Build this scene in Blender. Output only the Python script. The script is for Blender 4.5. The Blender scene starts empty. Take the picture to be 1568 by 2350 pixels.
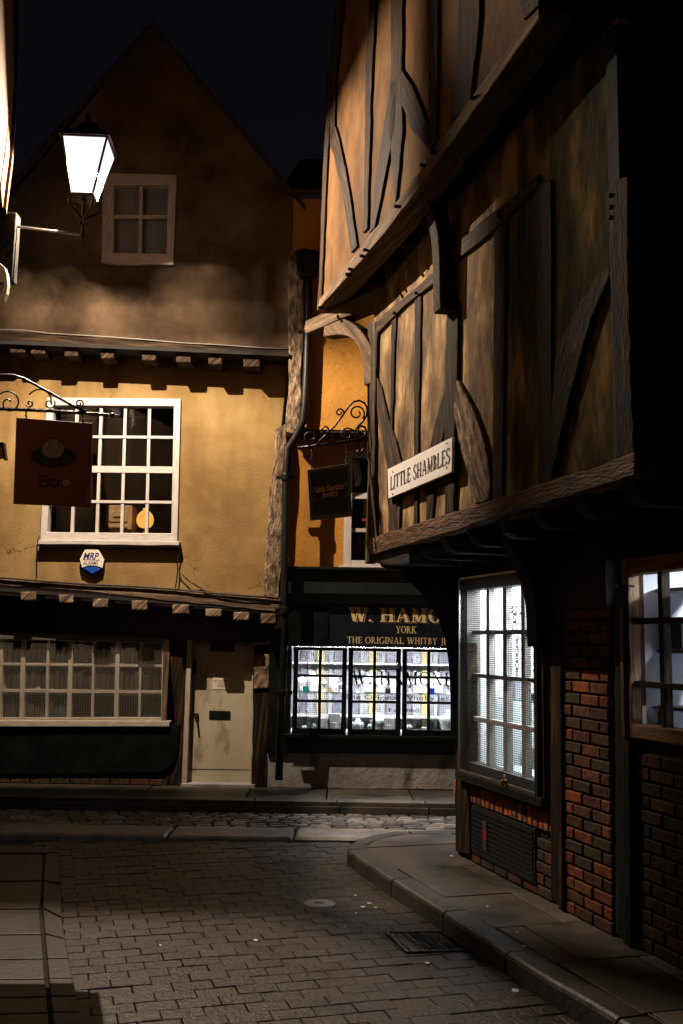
import bpy, bmesh, math, random
from mathutils import Vector, Matrix
V = Vector
random.seed(11)
R = math.radians
sc = bpy.context.scene
COL = sc.collection

# ------------------------------------------------------------------ camera model
F, CX, CY = 2300., 784., 1175.          # photo measured on a 1568 x 2350 grid
PITCH, ROLL, EYE = R(7.4), R(.9), 1.75
cr, sr, cp, sp = math.cos(ROLL), math.sin(ROLL), math.cos(PITCH), math.sin(PITCH)
CAMPOS = V((0, 0, EYE))

def ray(u, v):
    a = (u - CX) / F; b = (CY - v) / F
    x = a * cr - b * sr; y = a * sr + b * cr
    return V((x, cp - y * sp, sp + y * cp))

def hit(u, v, P, n):
    d = ray(u, v)
    return CAMPOS + d * ((P - CAMPOS).dot(n) / d.dot(n))

def ground(u, v, z=0.):
    return hit(u, v, V((0, 0, z)), V((0, 0, 1)))

class Plane:
    """a facade: origin, outward normal n, horizontal axis a"""
    def __init__(s, o, n, a):
        s.o, s.n, s.a = V(o), V(n).normalized(), V(a).normalized()
    def px(s, u, v, off=0.):
        return hit(u, v, s.o + s.n * off, s.n)
    def pt(s, t, z, off=0.):
        p = s.o + s.a * t + s.n * off
        return V((p.x, p.y, z))
    def t(s, u, v, off=0.):
        return (s.px(u, v, off) - s.o).dot(s.a)

def YP(y):
    return Plane((0, y, 0), (0, -1, 0), (1, 0, 0))

# ------------------------------------------------------------------ mesh builder
def axes(A):
    A = V(A).normalized()
    B = A.cross(V((0, 0, 1)))
    if B.length < .2: B = A.cross(V((0, 1, 0)))
    B.normalize()
    return A, B, A.cross(B)

class MB:
    def __init__(s, grain=None):
        s.v, s.f, s.g, s.c = [], [], [], []
        s.grain = grain
    def face(s, idx, g=None, c=None):
        s.f.append(idx); s.g.append(g or s.grain); s.c.append(c)
    def prism(s, fr, bk, c=None, grain=None):
        b = len(s.v); n = len(fr)
        s.v += [V(p) for p in fr] + [V(p) for p in bk]
        if grain is None:
            best = 0
            for i in range(n):
                for j in range(i):
                    d = V(fr[i]) - V(fr[j])
                    if d.length > best: best = d.length; grain = d
        s.face(list(range(b, b + n)), grain, c)
        s.face(list(range(b + 2 * n - 1, b + n - 1, -1)), grain, c)
        for i in range(n):
            j = (i + 1) % n
            s.face([b + i, b + n + i, b + n + j, b + j], grain, c)
    def poly(s, pl, pix, off=0., th=.1, c=None, wob=0, grain=None):
        if wob: pix = wobble(pix, wob)
        fr = [pl.px(u, v, off) for u, v in pix]
        s.prism(fr, [p - pl.n * th for p in fr], c, grain)
        return s
    def rect(s, pl, t0, t1, z0, z1, off, th, c=None):
        fr = [pl.pt(t0, z0, off), pl.pt(t1, z0, off), pl.pt(t1, z1, off), pl.pt(t0, z1, off)]
        s.prism(fr, [p - pl.n * th for p in fr], c)
        return s
    def box(s, lo, hi, c=None):
        fr = [V((lo[0], lo[1], lo[2])), V((hi[0], lo[1], lo[2])), V((hi[0], lo[1], hi[2])), V((lo[0], lo[1], hi[2]))]
        bk = [V((p.x, hi[1], p.z)) for p in fr]
        s.prism(fr, bk, c); return s
    def ring(s, pl, outer, inner, off, th):
        fo = [pl.px(u, v, off) for u, v in outer]; fi = [pl.px(u, v, off) for u, v in inner]
        b = len(s.v); n = len(fo)
        s.v += fo + fi + [p - pl.n * th for p in fo] + [p - pl.n * th for p in fi]
        for i in range(n):
            j = (i + 1) % n
            gr = fo[j] - fo[i]
            s.face([b + i, b + j, b + n + j, b + n + i], gr)
            s.face([b + 2*n + i, b + 3*n + i, b + 3*n + j, b + 2*n + j], gr)
            s.face([b + i, b + 2*n + i, b + 2*n + j, b + j], gr)
            s.face([b + n + i, b + n + j, b + 3*n + j, b + 3*n + i], gr)
        return s
    def bar(s, pl, p, q, w, off, th):
        """straight bar between two pixels, w metres wide in the facade plane"""
        a, b = pl.px(*p, off), pl.px(*q, off)
        d = (b - a).normalized(); m = d.cross(pl.n).normalized() * (w / 2)
        fr = [a - m, b - m, b + m, a + m]
        s.prism(fr, [x - pl.n * th for x in fr]); return s
    def tube(s, pts, r, n=6, closed=False, r1=None):
        pts = [V(p) for p in pts]; k = len(pts); b = len(s.v)
        up = None
        for i in range(k):
            if closed: d = pts[(i + 1) % k] - pts[i - 1]
            else: d = pts[min(i + 1, k - 1)] - pts[max(i - 1, 0)]
            d.normalize()
            if up is None:
                up = d.orthogonal().normalized()
            up = (up - d * up.dot(d))
            if up.length < 1e-5: up = d.orthogonal()
            up.normalize(); w = d.cross(up)
            rr = r if r1 is None else r + (r1 - r) * i / (k - 1)
            for j in range(n):
                a = 2 * math.pi * j / n
                s.v.append(pts[i] + (up * math.cos(a) + w * math.sin(a)) * rr)
        for i in range(k if closed else k - 1):
            i2 = (i + 1) % k
            for j in range(n):
                j2 = (j + 1) % n
                s.face([b + i*n + j, b + i*n + j2, b + i2*n + j2, b + i2*n + j])
        if not closed:
            s.face([b + j for j in range(n)][::-1]); s.face([b + (k-1)*n + j for j in range(n)])
        return s
    def lathe(s, prof, o=(0, 0, 0), n=16, sx=1., sy=1.):
        o = V(o); b = len(s.v)
        for r, z in prof:
            for j in range(n):
                a = 2 * math.pi * j / n
                s.v.append(o + V((r * math.cos(a) * sx, r * math.sin(a) * sy, z)))
        for i in range(len(prof) - 1):
            for j in range(n):
                j2 = (j + 1) % n
                s.face([b + i*n + j, b + i*n + j2, b + (i+1)*n + j2, b + (i+1)*n + j])
        s.face([b + j for j in range(n)][::-1]); s.face([b + (len(prof)-1)*n + j for j in range(n)])
        return s
    def block(s, o, ax, ay, n, l, w, h, bev, c=None, dome=0.):
        """one bevelled stone or brick, centred at o on the plane ax, ay"""
        b = len(s.v)
        for (k, z) in ((0, 0), (0, h - bev), (bev, h)):
            for (i, j) in ((-1, -1), (1, -1), (1, 1), (-1, 1)):
                q = random.uniform(-.06, .06) * bev * 3
                s.v.append(o + ax * (i * (l / 2 - k) + q) + ay * (j * (w / 2 - k) + q) + n * z)
        for r in range(2):
            for i in range(4):
                j = (i + 1) % 4
                s.face([b + r*4 + i, b + r*4 + j, b + r*4 + 4 + j, b + r*4 + 4 + i], None, c)
        if dome:
            s.v.append(o + n * (h + dome))
            for i in range(4): s.face([b + 8 + i, b + 8 + (i + 1) % 4, b + 12], None, c)
        else:
            s.face([b + 8, b + 9, b + 10, b + 11], None, c)
    def build(s, name, mat, parent=None, bevel=0., smooth=False, recalc=True):
        base = V((0, 0, 0))
        par = parent
        while par is not None:
            base = base + par.location; par = par.parent
        me = bpy.data.meshes.new(name)
        own = V((0, 0, 0))
        if parent is None:
            lo = V((min(p.x for p in s.v), min(p.y for p in s.v), min(p.z for p in s.v)))
            hi = V((max(p.x for p in s.v), max(p.y for p in s.v), max(p.z for p in s.v)))
            own = V(((lo.x + hi.x) / 2, (lo.y + hi.y) / 2, lo.z))
        me.from_pydata([tuple(p - base - own) for p in s.v], [], s.f)
        uv = me.uv_layers.new(name='grain')
        for pi, p in enumerate(me.polygons):
            g = s.g[pi] if s.g[pi] is not None else V((1, .0, .0))
            A, B, C = axes(g)
            for li in p.loop_indices:
                q = s.v[me.loops[li].vertex_index]
                uv.data[li].uv = (q.dot(A), q.dot(B) + q.dot(C))
        if any(c is not None for c in s.c):
            ca = me.color_attributes.new('tone', 'FLOAT_COLOR', 'CORNER')
            for pi, p in enumerate(me.polygons):
                c = s.c[pi] or (1, 1, 1)
                for li in p.loop_indices: ca.data[li].color = (c[0], c[1], c[2], 1)
        if recalc:
            bm = bmesh.new(); bm.from_mesh(me)
            bmesh.ops.recalc_face_normals(bm, faces=bm.faces[:])
            bm.to_mesh(me); bm.free()
        if smooth:
            for p in me.polygons: p.use_smooth = True
        me.materials.append(MATS[mat] if isinstance(mat, str) else mat)
        o = bpy.data.objects.new(name, me); COL.objects.link(o)
        o.parent = parent; o.location = own
        if bevel:
            m = o.modifiers.new('edge', 'BEVEL'); m.width = bevel; m.segments = 2
            m.limit_method = 'ANGLE'; m.angle_limit = R(40); m.use_clamp_overlap = True
        return o

def wobble(pix, amp, step=26):
    out = []
    n = len(pix)
    for i in range(n):
        a, b = pix[i], pix[(i + 1) % n]
        dx, dy = b[0] - a[0], b[1] - a[1]; L = math.hypot(dx, dy)
        k = max(1, int(L / step)); out.append(a)
        for j in range(1, k):
            f = j / k; o = random.uniform(-amp, amp)
            out.append((a[0] + dx * f - dy / L * o, a[1] + dy * f + dx / L * o))
    return out

def tag(o, label, cat, group=None):
    o['label'] = label; o['category'] = cat
    if group: o['group'] = group
    return o

def thing(name, label, cat, loc, group=None):
    o = bpy.data.objects.new(name, None); COL.objects.link(o); o.location = V(loc)
    o.empty_display_size = .2
    return tag(o, label, cat, group)

def struct(o):
    o['kind'] = 'structure'; return o

def stuff(o):
    o['kind'] = 'stuff'; return o

# ------------------------------------------------------------------ materials
MATS = {}
def nodes(name):
    m = bpy.data.materials.new(name); m.use_nodes = True
    nt = m.node_tree; nt.nodes.clear()
    out = nt.nodes.new('ShaderNodeOutputMaterial')
    MATS[name] = m
    return m, nt, out

def surf(name, cols, scale=4., detail=6., rough=.8, bump=.3, bscale=40., coord='Object', stretch=(1, 1, 1),
         metal=0., spec=.4, attr=False, lo=.35, hi=.65, spots=None, rvar=.15, dist=.02, coat=0., cracks=None):
    """general noisy surface: cols = colour stops over a noise, optional second stain layer"""
    m, nt, out = nodes(name)
    N, L = nt.nodes.new, nt.links.new
    b = N('ShaderNodeBsdfPrincipled'); L(b.outputs[0], out.inputs[0])
    tc = N('ShaderNodeTexCoord'); mp = N('ShaderNodeMapping'); mp.inputs['Scale'].default_value = stretch
    L(tc.outputs[coord], mp.inputs[0])
    nz = N('ShaderNodeTexNoise'); nz.inputs['Scale'].default_value = scale; nz.inputs['Detail'].default_value = detail
    nz.inputs['Roughness'].default_value = .62
    L(mp.outputs[0], nz.inputs['Vector'])
    rp = N('ShaderNodeValToRGB'); e = rp.color_ramp.elements
    e[0].position = lo; e[1].position = hi
    e[0].color = (*cols[0], 1); e[1].color = (*cols[-1], 1)
    for i, c in enumerate(cols[1:-1]):
        q = e.new(lo + (hi - lo) * (i + 1) / (len(cols) - 1)); q.color = (*c, 1)
    L(nz.outputs['Fac'], rp.inputs[0])
    colr = rp.outputs[0]
    if spots:                                   # (colour, scale, threshold lo, hi, stretch)
        sc_, s_, a_, z_, st = spots
        mp2 = N('ShaderNodeMapping'); mp2.inputs['Scale'].default_value = st; L(tc.outputs[coord], mp2.inputs[0])
        n2 = N('ShaderNodeTexNoise'); n2.inputs['Scale'].default_value = s_; n2.inputs['Detail'].default_value = 5
        L(mp2.outputs[0], n2.inputs['Vector'])
        r2 = N('ShaderNodeValToRGB'); r2.color_ramp.elements[0].position = a_; r2.color_ramp.elements[1].position = z_
        L(n2.outputs['Fac'], r2.inputs[0])
        mx = N('ShaderNodeMix'); mx.data_type = 'RGBA'; L(r2.outputs[0], mx.inputs[0])
        L(colr, mx.inputs[6]); mx.inputs[7].default_value = (*sc_, 1); colr = mx.outputs[2]
    if cracks:                                  # (colour, scale, width): wandering hairline cracks
        cc, cs, cw = cracks
        dn = N('ShaderNodeTexNoise'); dn.inputs['Scale'].default_value = 3.; dn.inputs['Detail'].default_value = 6; L(tc.outputs[coord], dn.inputs['Vector'])
        vm = N('ShaderNodeMix'); vm.data_type = 'RGBA'; vm.blend_type = 'ADD'; vm.inputs[0].default_value = .45
        L(tc.outputs[coord], vm.inputs[6]); L(dn.outputs['Color'], vm.inputs[7])
        vo = N('ShaderNodeTexVoronoi'); vo.feature = 'DISTANCE_TO_EDGE'; vo.inputs['Scale'].default_value = cs; L(vm.outputs[2], vo.inputs['Vector'])
        r3 = N('ShaderNodeValToRGB'); r3.color_ramp.elements[0].position = 0; r3.color_ramp.elements[1].position = cw
        r3.color_ramp.elements[0].color = (1, 1, 1, 1); r3.color_ramp.elements[1].color = (0, 0, 0, 1); L(vo.outputs['Distance'], r3.inputs[0])
        ms = N('ShaderNodeTexNoise'); ms.inputs['Scale'].default_value = 1.1; L(tc.outputs[coord], ms.inputs['Vector'])
        r4 = N('ShaderNodeValToRGB'); r4.color_ramp.elements[0].position = .5; r4.color_ramp.elements[1].position = .6; L(ms.outputs['Fac'], r4.inputs[0])
        mm = N('ShaderNodeMath'); mm.operation = 'MULTIPLY'; L(r3.outputs[0], mm.inputs[0]); L(r4.outputs[0], mm.inputs[1])
        mc = N('ShaderNodeMix'); mc.data_type = 'RGBA'; L(mm.outputs[0], mc.inputs[0]); L(colr, mc.inputs[6]); mc.inputs[7].default_value = (*cc, 1); colr = mc.outputs[2]
    if attr:
        at = N('ShaderNodeAttribute'); at.attribute_name = 'tone'
        mu = N('ShaderNodeMix'); mu.data_type = 'RGBA'; mu.blend_type = 'MULTIPLY'; mu.inputs[0].default_value = 1
        L(colr, mu.inputs[6]); L(at.outputs['Color'], mu.inputs[7]); colr = mu.outputs[2]
    L(colr, b.inputs['Base Color'])
    b.inputs['Metallic'].default_value = metal; b.inputs['Specular IOR Level'].default_value = spec
    if coat: b.inputs['Coat Weight'].default_value = coat; b.inputs['Coat Roughness'].default_value = .1
    mr = N('ShaderNodeMapRange'); mr.inputs['To Min'].default_value = max(.05, rough - rvar); mr.inputs['To Max'].default_value = min(1, rough + rvar)
    L(nz.outputs['Fac'], mr.inputs[0]); L(mr.outputs[0], b.inputs['Roughness'])
    if bump:
        nb = N('ShaderNodeTexNoise'); nb.inputs['Scale'].default_value = bscale; nb.inputs['Detail'].default_value = 6
        L(mp.outputs[0], nb.inputs['Vector'])
        ad = N('ShaderNodeMath'); ad.operation = 'ADD'; L(nb.outputs['Fac'], ad.inputs[0]); L(nz.outputs['Fac'], ad.inputs[1])
        bp = N('ShaderNodeBump'); bp.inputs['Strength'].default_value = bump; bp.inputs['Distance'].default_value = dist
        L(ad.outputs[0], bp.inputs['Height']); L(bp.outputs[0], b.inputs['Normal'])
    return m

WG = dict(coord='UV', stretch=(1.2, 14, 1), bscale=9, bump=.9, dist=.012, spec=.10)
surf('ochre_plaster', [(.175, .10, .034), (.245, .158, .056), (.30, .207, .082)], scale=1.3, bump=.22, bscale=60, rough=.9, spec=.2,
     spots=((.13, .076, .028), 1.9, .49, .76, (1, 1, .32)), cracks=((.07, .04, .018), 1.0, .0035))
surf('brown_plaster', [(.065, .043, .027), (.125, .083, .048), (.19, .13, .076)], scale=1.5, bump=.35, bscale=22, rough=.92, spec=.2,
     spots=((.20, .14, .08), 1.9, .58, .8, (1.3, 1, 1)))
surf('orange_plaster', [(.36, .155, .024), (.43, .20, .034), (.49, .245, .05)], scale=1.2, bump=.35, bscale=18, rough=.9, spec=.2,
     spots=((.27, .11, .02), 1.5, .58, .75, (1, 1, .6)), cracks=((.12, .05, .012), 1.6, .004))
surf('shaded_plaster', [(.014, .013, .005), (.095, .076, .024), (.40, .26, .085)], scale=3.4, bump=.6, bscale=14, rough=.92, spec=.15, stretch=(1, 1, .35), lo=.4, hi=.68)  # near-end plaster, shade put into its dark greenish colour
surf('shaded_timber', [(.008, .006, .004), (.026, .017, .008), (.24, .12, .045)], scale=2.4, rough=.7, coord='UV', stretch=(2.2, 10, 1), bscale=8, bump=1., dist=.015, lo=.4, hi=.72, spec=.12)  # near-end timbers, darkened in colour to stand for the shade there
surf('low_bounce_plaster', [(.045, .019, .006), (.07, .033, .011), (.10, .052, .02)], scale=1.6, bump=.4, bscale=18, rough=.92, spec=.15, stretch=(1, 1, .5))  # dark brown so the wall beside the lantern bounces little light
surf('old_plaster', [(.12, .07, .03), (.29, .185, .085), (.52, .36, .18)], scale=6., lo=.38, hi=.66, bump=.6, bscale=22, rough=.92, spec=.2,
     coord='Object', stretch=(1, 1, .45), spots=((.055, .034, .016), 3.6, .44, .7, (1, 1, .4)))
surf('gable_plaster', [(.070, .031, .009), (.115, .056, .018), (.165, .088, .031)], scale=3.2, bump=.35, bscale=18, rough=.92, spec=.15, stretch=(1, 1, .6), spots=((.05, .024, .009), 2.6, .52, .74, (1, 1, .4)))
surf('render_cement', [(.20, .20, .20), (.30, .30, .30), (.40, .39, .38)], scale=3, bump=.4, bscale=24, rough=.9, spec=.2,
     spots=((.10, .095, .09), 4, .58, .75, (1, 1, .5)))
surf('dark_timber', [(.008, .005, .003), (.021, .0125, .0075), (.075, .045, .026)], scale=1.6, rough=.72, **WG)
surf('brown_timber', [(.018, .011, .007), (.046, .029, .018), (.13, .083, .05)], scale=1.5, rough=.75, **WG)
surf('sill_timber', [(.030, .016, .010), (.085, .045, .024), (.21, .11, .058)], scale=2.2, rough=.6, coord='UV', stretch=(2.2, 10, 1), bscale=8, bump=1., dist=.015, spec=.12)
surf('pale_timber', [(.06, .041, .026), (.155, .105, .066), (.26, .18, .12)], scale=1.5, rough=.8, **WG)
surf('rotten_timber', [(.035, .025, .02), (.20, .14, .09), (.42, .31, .21)], scale=2.0, rough=.85, coord='UV', stretch=(3.2, 9, 1), bscale=6, bump=1., dist=.02, spec=.12)
surf('frame_timber', [(.17, .10, .058), (.27, .17, .10), (.36, .24, .15)], scale=1.5, rough=.7, **WG)
surf('black_timber', [(.010, .010, .010), (.020, .019, .017), (.035, .031, .027)], scale=1.6, rough=.6, **WG)
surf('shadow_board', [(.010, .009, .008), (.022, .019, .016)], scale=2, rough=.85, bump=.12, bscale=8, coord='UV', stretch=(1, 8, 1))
surf('white_paint', [(.40, .37, .34), (.47, .44, .41), (.52, .49, .46)], scale=7, rough=.45, bump=.25, bscale=30, coord='UV', stretch=(1, 5, 1),
     spots=((.30, .25, .2), 5, .68, .74, (1, 9, 1)))
surf('cream_paint', [(.36, .31, .24), (.47, .41, .325), (.54, .47, .375)], scale=6, rough=.5, bump=.25, bscale=25, coord='UV', stretch=(1, 5, 1))
surf('door_paint', [(.36, .31, .21), (.45, .395, .275), (.50, .445, .32)], spots=((.22, .175, .105), 5.5, .60, .74, (1, 1, .5)), scale=2.4, rough=.5, bump=.15, bscale=20, stretch=(1, 1, .3))
surf('green_black_paint', [(.0028, .0040, .0038), (.0040, .0060, .0056), (.0055, .0080, .0075)], scale=4, rough=.36, bump=.15, bscale=14, spec=.4)
surf('green_paint', [(.006, .014, .012), (.009, .019, .017)], scale=4, rough=.4, bump=.1, bscale=14)
surf('navy_paint', [(.006, .009, .016), (.010, .014, .022)], scale=4, rough=.3, bump=.1, bscale=14)
surf('black_paint', [(.006, .006, .007), (.012, .012, .012)], scale=8, rough=.35, bump=.15, bscale=30)
surf('iron', [(.012, .012, .013), (.03, .028, .026)], scale=20, rough=.42, bump=.3, bscale=60, metal=.3)
surf('drain_iron', [(.02, .02, .02), (.055, .053, .05)], scale=14, rough=.35, bump=.3, bscale=60, metal=.5)
surf('steel', [(.35, .34, .32), (.5, .49, .46)], scale=14, rough=.35, bump=.1, metal=.9)
surf('brass', [(.5, .33, .12), (.65, .45, .2)], scale=14, rough=.3, bump=.1, metal=.9)
surf('gold_leaf', [(.74, .56, .25), (.85, .68, .36)], scale=25, rough=.45, bump=.1, metal=.15)
surf('sign_white', [(.84, .81, .79), (.88, .86, .84)], scale=6, rough=.4, bump=.05)
surf('sign_black', [(.012, .012, .012), (.02, .02, .02)], scale=6, rough=.5, bump=.05)
surf('sign_maroon', [(.34, .105, .095), (.40, .13, .115)], scale=3, rough=.6, bump=.15, bscale=30)
surf('faded_brown', [(.55, .40, .28), (.64, .47, .33)], scale=8, rough=.7, bump=.05)
surf('basket_green', [(.05, .05, .032), (.075, .07, .045)], scale=8, rough=.7, bump=.05)
surf('basket_gold', [(.16, .105, .04), (.20, .13, .05)], scale=8, rough=.7, bump=.05)
surf('dull_grey', [(.035, .035, .034), (.05, .05, .048)], scale=8, rough=.6, bump=.1)
surf('grey_frame', [(.09, .085, .08), (.13, .12, .11)], scale=8, rough=.5, bump=.1)
surf('copper_letter', [(.75, .38, .18), (.85, .46, .24)], scale=8, rough=.5, bump=.0)
surf('alarm_white', [(.72, .66, .52), (.78, .72, .6)], scale=5, rough=.35, bump=.05)
surf('alarm_blue', [(.01, .05, .32), (.015, .08, .45)], scale=5, rough=.2, bump=.0)
surf('letter_blue', [(.02, .03, .14), (.03, .05, .2)], scale=5, rough=.4, bump=.0)
surf('cable_black', [(.01, .01, .01), (.018, .018, .018)], scale=20, rough=.45, bump=.2)
surf('cable_pale', [(.30, .29, .28), (.42, .40, .38)], scale=20, rough=.4, bump=.1)
surf('paper', [(.68, .58, .47), (.74, .64, .52)], scale=8, rough=.8, bump=.1)
surf('litter_white', [(.7, .7, .7), (.8, .8, .8)], scale=18, rough=.7, bump=.3)
surf('paver', [(.62, .60, .58), (.95, .93, .90), (1.2, 1.15, 1.08)], scale=9, rough=.50, bump=.7, bscale=45, attr=True, spec=.5, rvar=.25, dist=.014, spots=((.42, .40, .38), 1.1, .48, .68, (1, 1, 1)))
surf('cobble', [(.55, .55, .57), (.95, .95, .96), (1.3, 1.28, 1.25)], scale=14, rough=.34, bump=.55, bscale=40, attr=True, spec=.6, rvar=.18, dist=.015)
surf('slab_stone', [(.60, .58, .55), (.95, .93, .90), (1.2, 1.15, 1.08)], scale=3.5, rough=.55, bump=.5, bscale=30, attr=True, spec=.5, rvar=.2, dist=.012,
     spots=((.035, .03, .027), 2.0, .52, .72, (1, 1, 1)))
surf('kerb_stone', [(.55, .54, .52), (.95, .93, .90), (1.25, 1.2, 1.15)], scale=5, rough=.5, bump=.5, bscale=34, attr=True, spec=.5, rvar=.2, dist=.012)
surf('earth_joint', [(.005, .0045, .004), (.012, .0105, .009)], scale=14, rough=.9, bump=.4, bscale=40)
surf('brick', [(.55, .52, .5), (.95, .92, .9), (1.25, 1.2, 1.1)], scale=16, rough=.85, bump=.7, bscale=40, attr=True, spec=.2, dist=.012)
surf('mortar', [(.010, .009, .007), (.030, .025, .019)], scale=22, rough=.95, bump=.6, bscale=60, spec=.1)
surf('roof_tile', [(.03, .022, .018), (.07, .05, .04)], scale=7, rough=.85, bump=.6, bscale=16)
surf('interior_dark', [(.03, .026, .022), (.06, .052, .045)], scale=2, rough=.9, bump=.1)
surf('interior_white', [(.70, .71, .73), (.78, .79, .80)], scale=2, rough=.8, bump=.05)
surf('interior_blue', [(.50, .50, .55), (.60, .60, .65)], scale=1.2, rough=.8, bump=.05)
surf('interior_slate', [(.20, .20, .26), (.42, .42, .48)], scale=4, rough=.7, bump=.1)
surf('interior_yellow', [(.72, .58, .26), (.8, .66, .34)], scale=4, rough=.6, bump=.05)
surf('interior_wood', [(.22, .13, .06), (.36, .23, .12)], scale=3, rough=.6, bump=.2, coord='UV', stretch=(1, 9, 1))
surf('bust_white', [(.80, .78, .78), (.84, .82, .82)], scale=6, rough=.6, bump=.05)
surf('bundle_cream', [(.60, .53, .42), (.82, .75, .62)], scale=7, rough=.85, bump=.3, coord='Object', stretch=(9, 9, .6), bscale=14)
surf('bundle_shaded', [(.06, .052, .04), (.12, .10, .08)], scale=7, rough=.85, bump=.3, stretch=(6, 6, .6), bscale=14)  # darker copy of the cream, shade of the bottom row painted in
surf('net_curtain', [(.30, .28, .24), (.42, .39, .34)], scale=5, rough=.9, bump=.4, stretch=(9, 9, .5), bscale=8)
surf('red_card', [(.20, .012, .016), (.27, .02, .024)], scale=8, rough=.5, bump=.05)
surf('blue_glaze', [(.005, .09, .22), (.01, .16, .36)], scale=6, rough=.2, bump=.05)
surf('teal_glass', [(.02, .28, .22), (.05, .40, .32)], scale=6, rough=.15, bump=.0)
surf('orange_glaze', [(.6, .18, .02), (.75, .28, .04)], scale=6, rough=.3, bump=.0)
surf('oak', [(.20, .10, .04), (.34, .18, .07)], scale=3, rough=.5, bump=.2, coord='UV', stretch=(1, 9, 1))
surf('white_wire', [(.42, .38, .32), (.52, .48, .41)], scale=8, rough=.5, bump=.0)
surf('black_wire', [(.008, .008, .008), (.014, .014, .014)], scale=8, rough=.4, bump=.0)
surf('blocker_black', [(.03, .03, .03), (.04, .04, .04)], scale=8, rough=.5, bump=.0)
surf('pink_letter', [(.5, .04, .12), (.6, .06, .16)], scale=8, rough=.5, bump=.0)
surf('lead_sheet', [(.05, .05, .05), (.09, .09, .09)], scale=8, rough=.5, bump=.2)

def glass_mat(name, tint=(1, 1, 1), refl=.9, rough=.02, ior=1.45):
    m, nt, out = nodes(name); N, L = nt.nodes.new, nt.links.new
    t = N('ShaderNodeBsdfTransparent'); t.inputs[0].default_value = (*tint, 1)
    g = N('ShaderNodeBsdfGlossy'); g.inputs['Roughness'].default_value = rough; g.inputs[0].default_value = (refl, refl, refl, 1)
    f0 = N('ShaderNodeLayerWeight'); f1 = N('ShaderNodeMath'); f1.operation = 'POWER'; f1.inputs[1].default_value = 5.; L(f0.outputs['Facing'], f1.inputs[0])
    f = N('ShaderNodeMapRange'); f.inputs['To Min'].default_value = .04; f.inputs['To Max'].default_value = .8; L(f1.outputs[0], f.inputs[0])
    mx = N('ShaderNodeMixShader'); L(f.outputs[0], mx.inputs[0]); L(t.outputs[0], mx.inputs[1]); L(g.outputs[0], mx.inputs[2])
    L(mx.outputs[0], out.inputs[0])
glass_mat('window_glass', (.93, .95, .95))
glass_mat('smoked_glass', (.35, .36, .36))
glass_mat('shelf_glass', (.9, .97, .95))

def emit(name, col, strength, clear=0.):
    m, nt, out = nodes(name); N, L = nt.nodes.new, nt.links.new
    e = N('ShaderNodeEmission'); e.inputs[0].default_value = (*col, 1); e.inputs[1].default_value = strength
    if clear:
        t = N('ShaderNodeBsdfTransparent'); t.inputs[0].default_value = (clear, clear, clear, 1)
        a = N('ShaderNodeAddShader'); L(e.outputs[0], a.inputs[0]); L(t.outputs[0], a.inputs[1]); L(a.outputs[0], out.inputs[0])
    else: L(e.outputs[0], out.inputs[0])
emit('lamp_pane', (1., .93, .95), 1.1, clear=.95)
emit('shop_tube', (.97, .97, 1.), 135.)
emit('case_tube', (.90, .95, 1.), 52.)
emit('room_tube', (.86, .90, 1.), 170.)
emit('amber_lamp', (1., .45, .08), 1.2)

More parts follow.
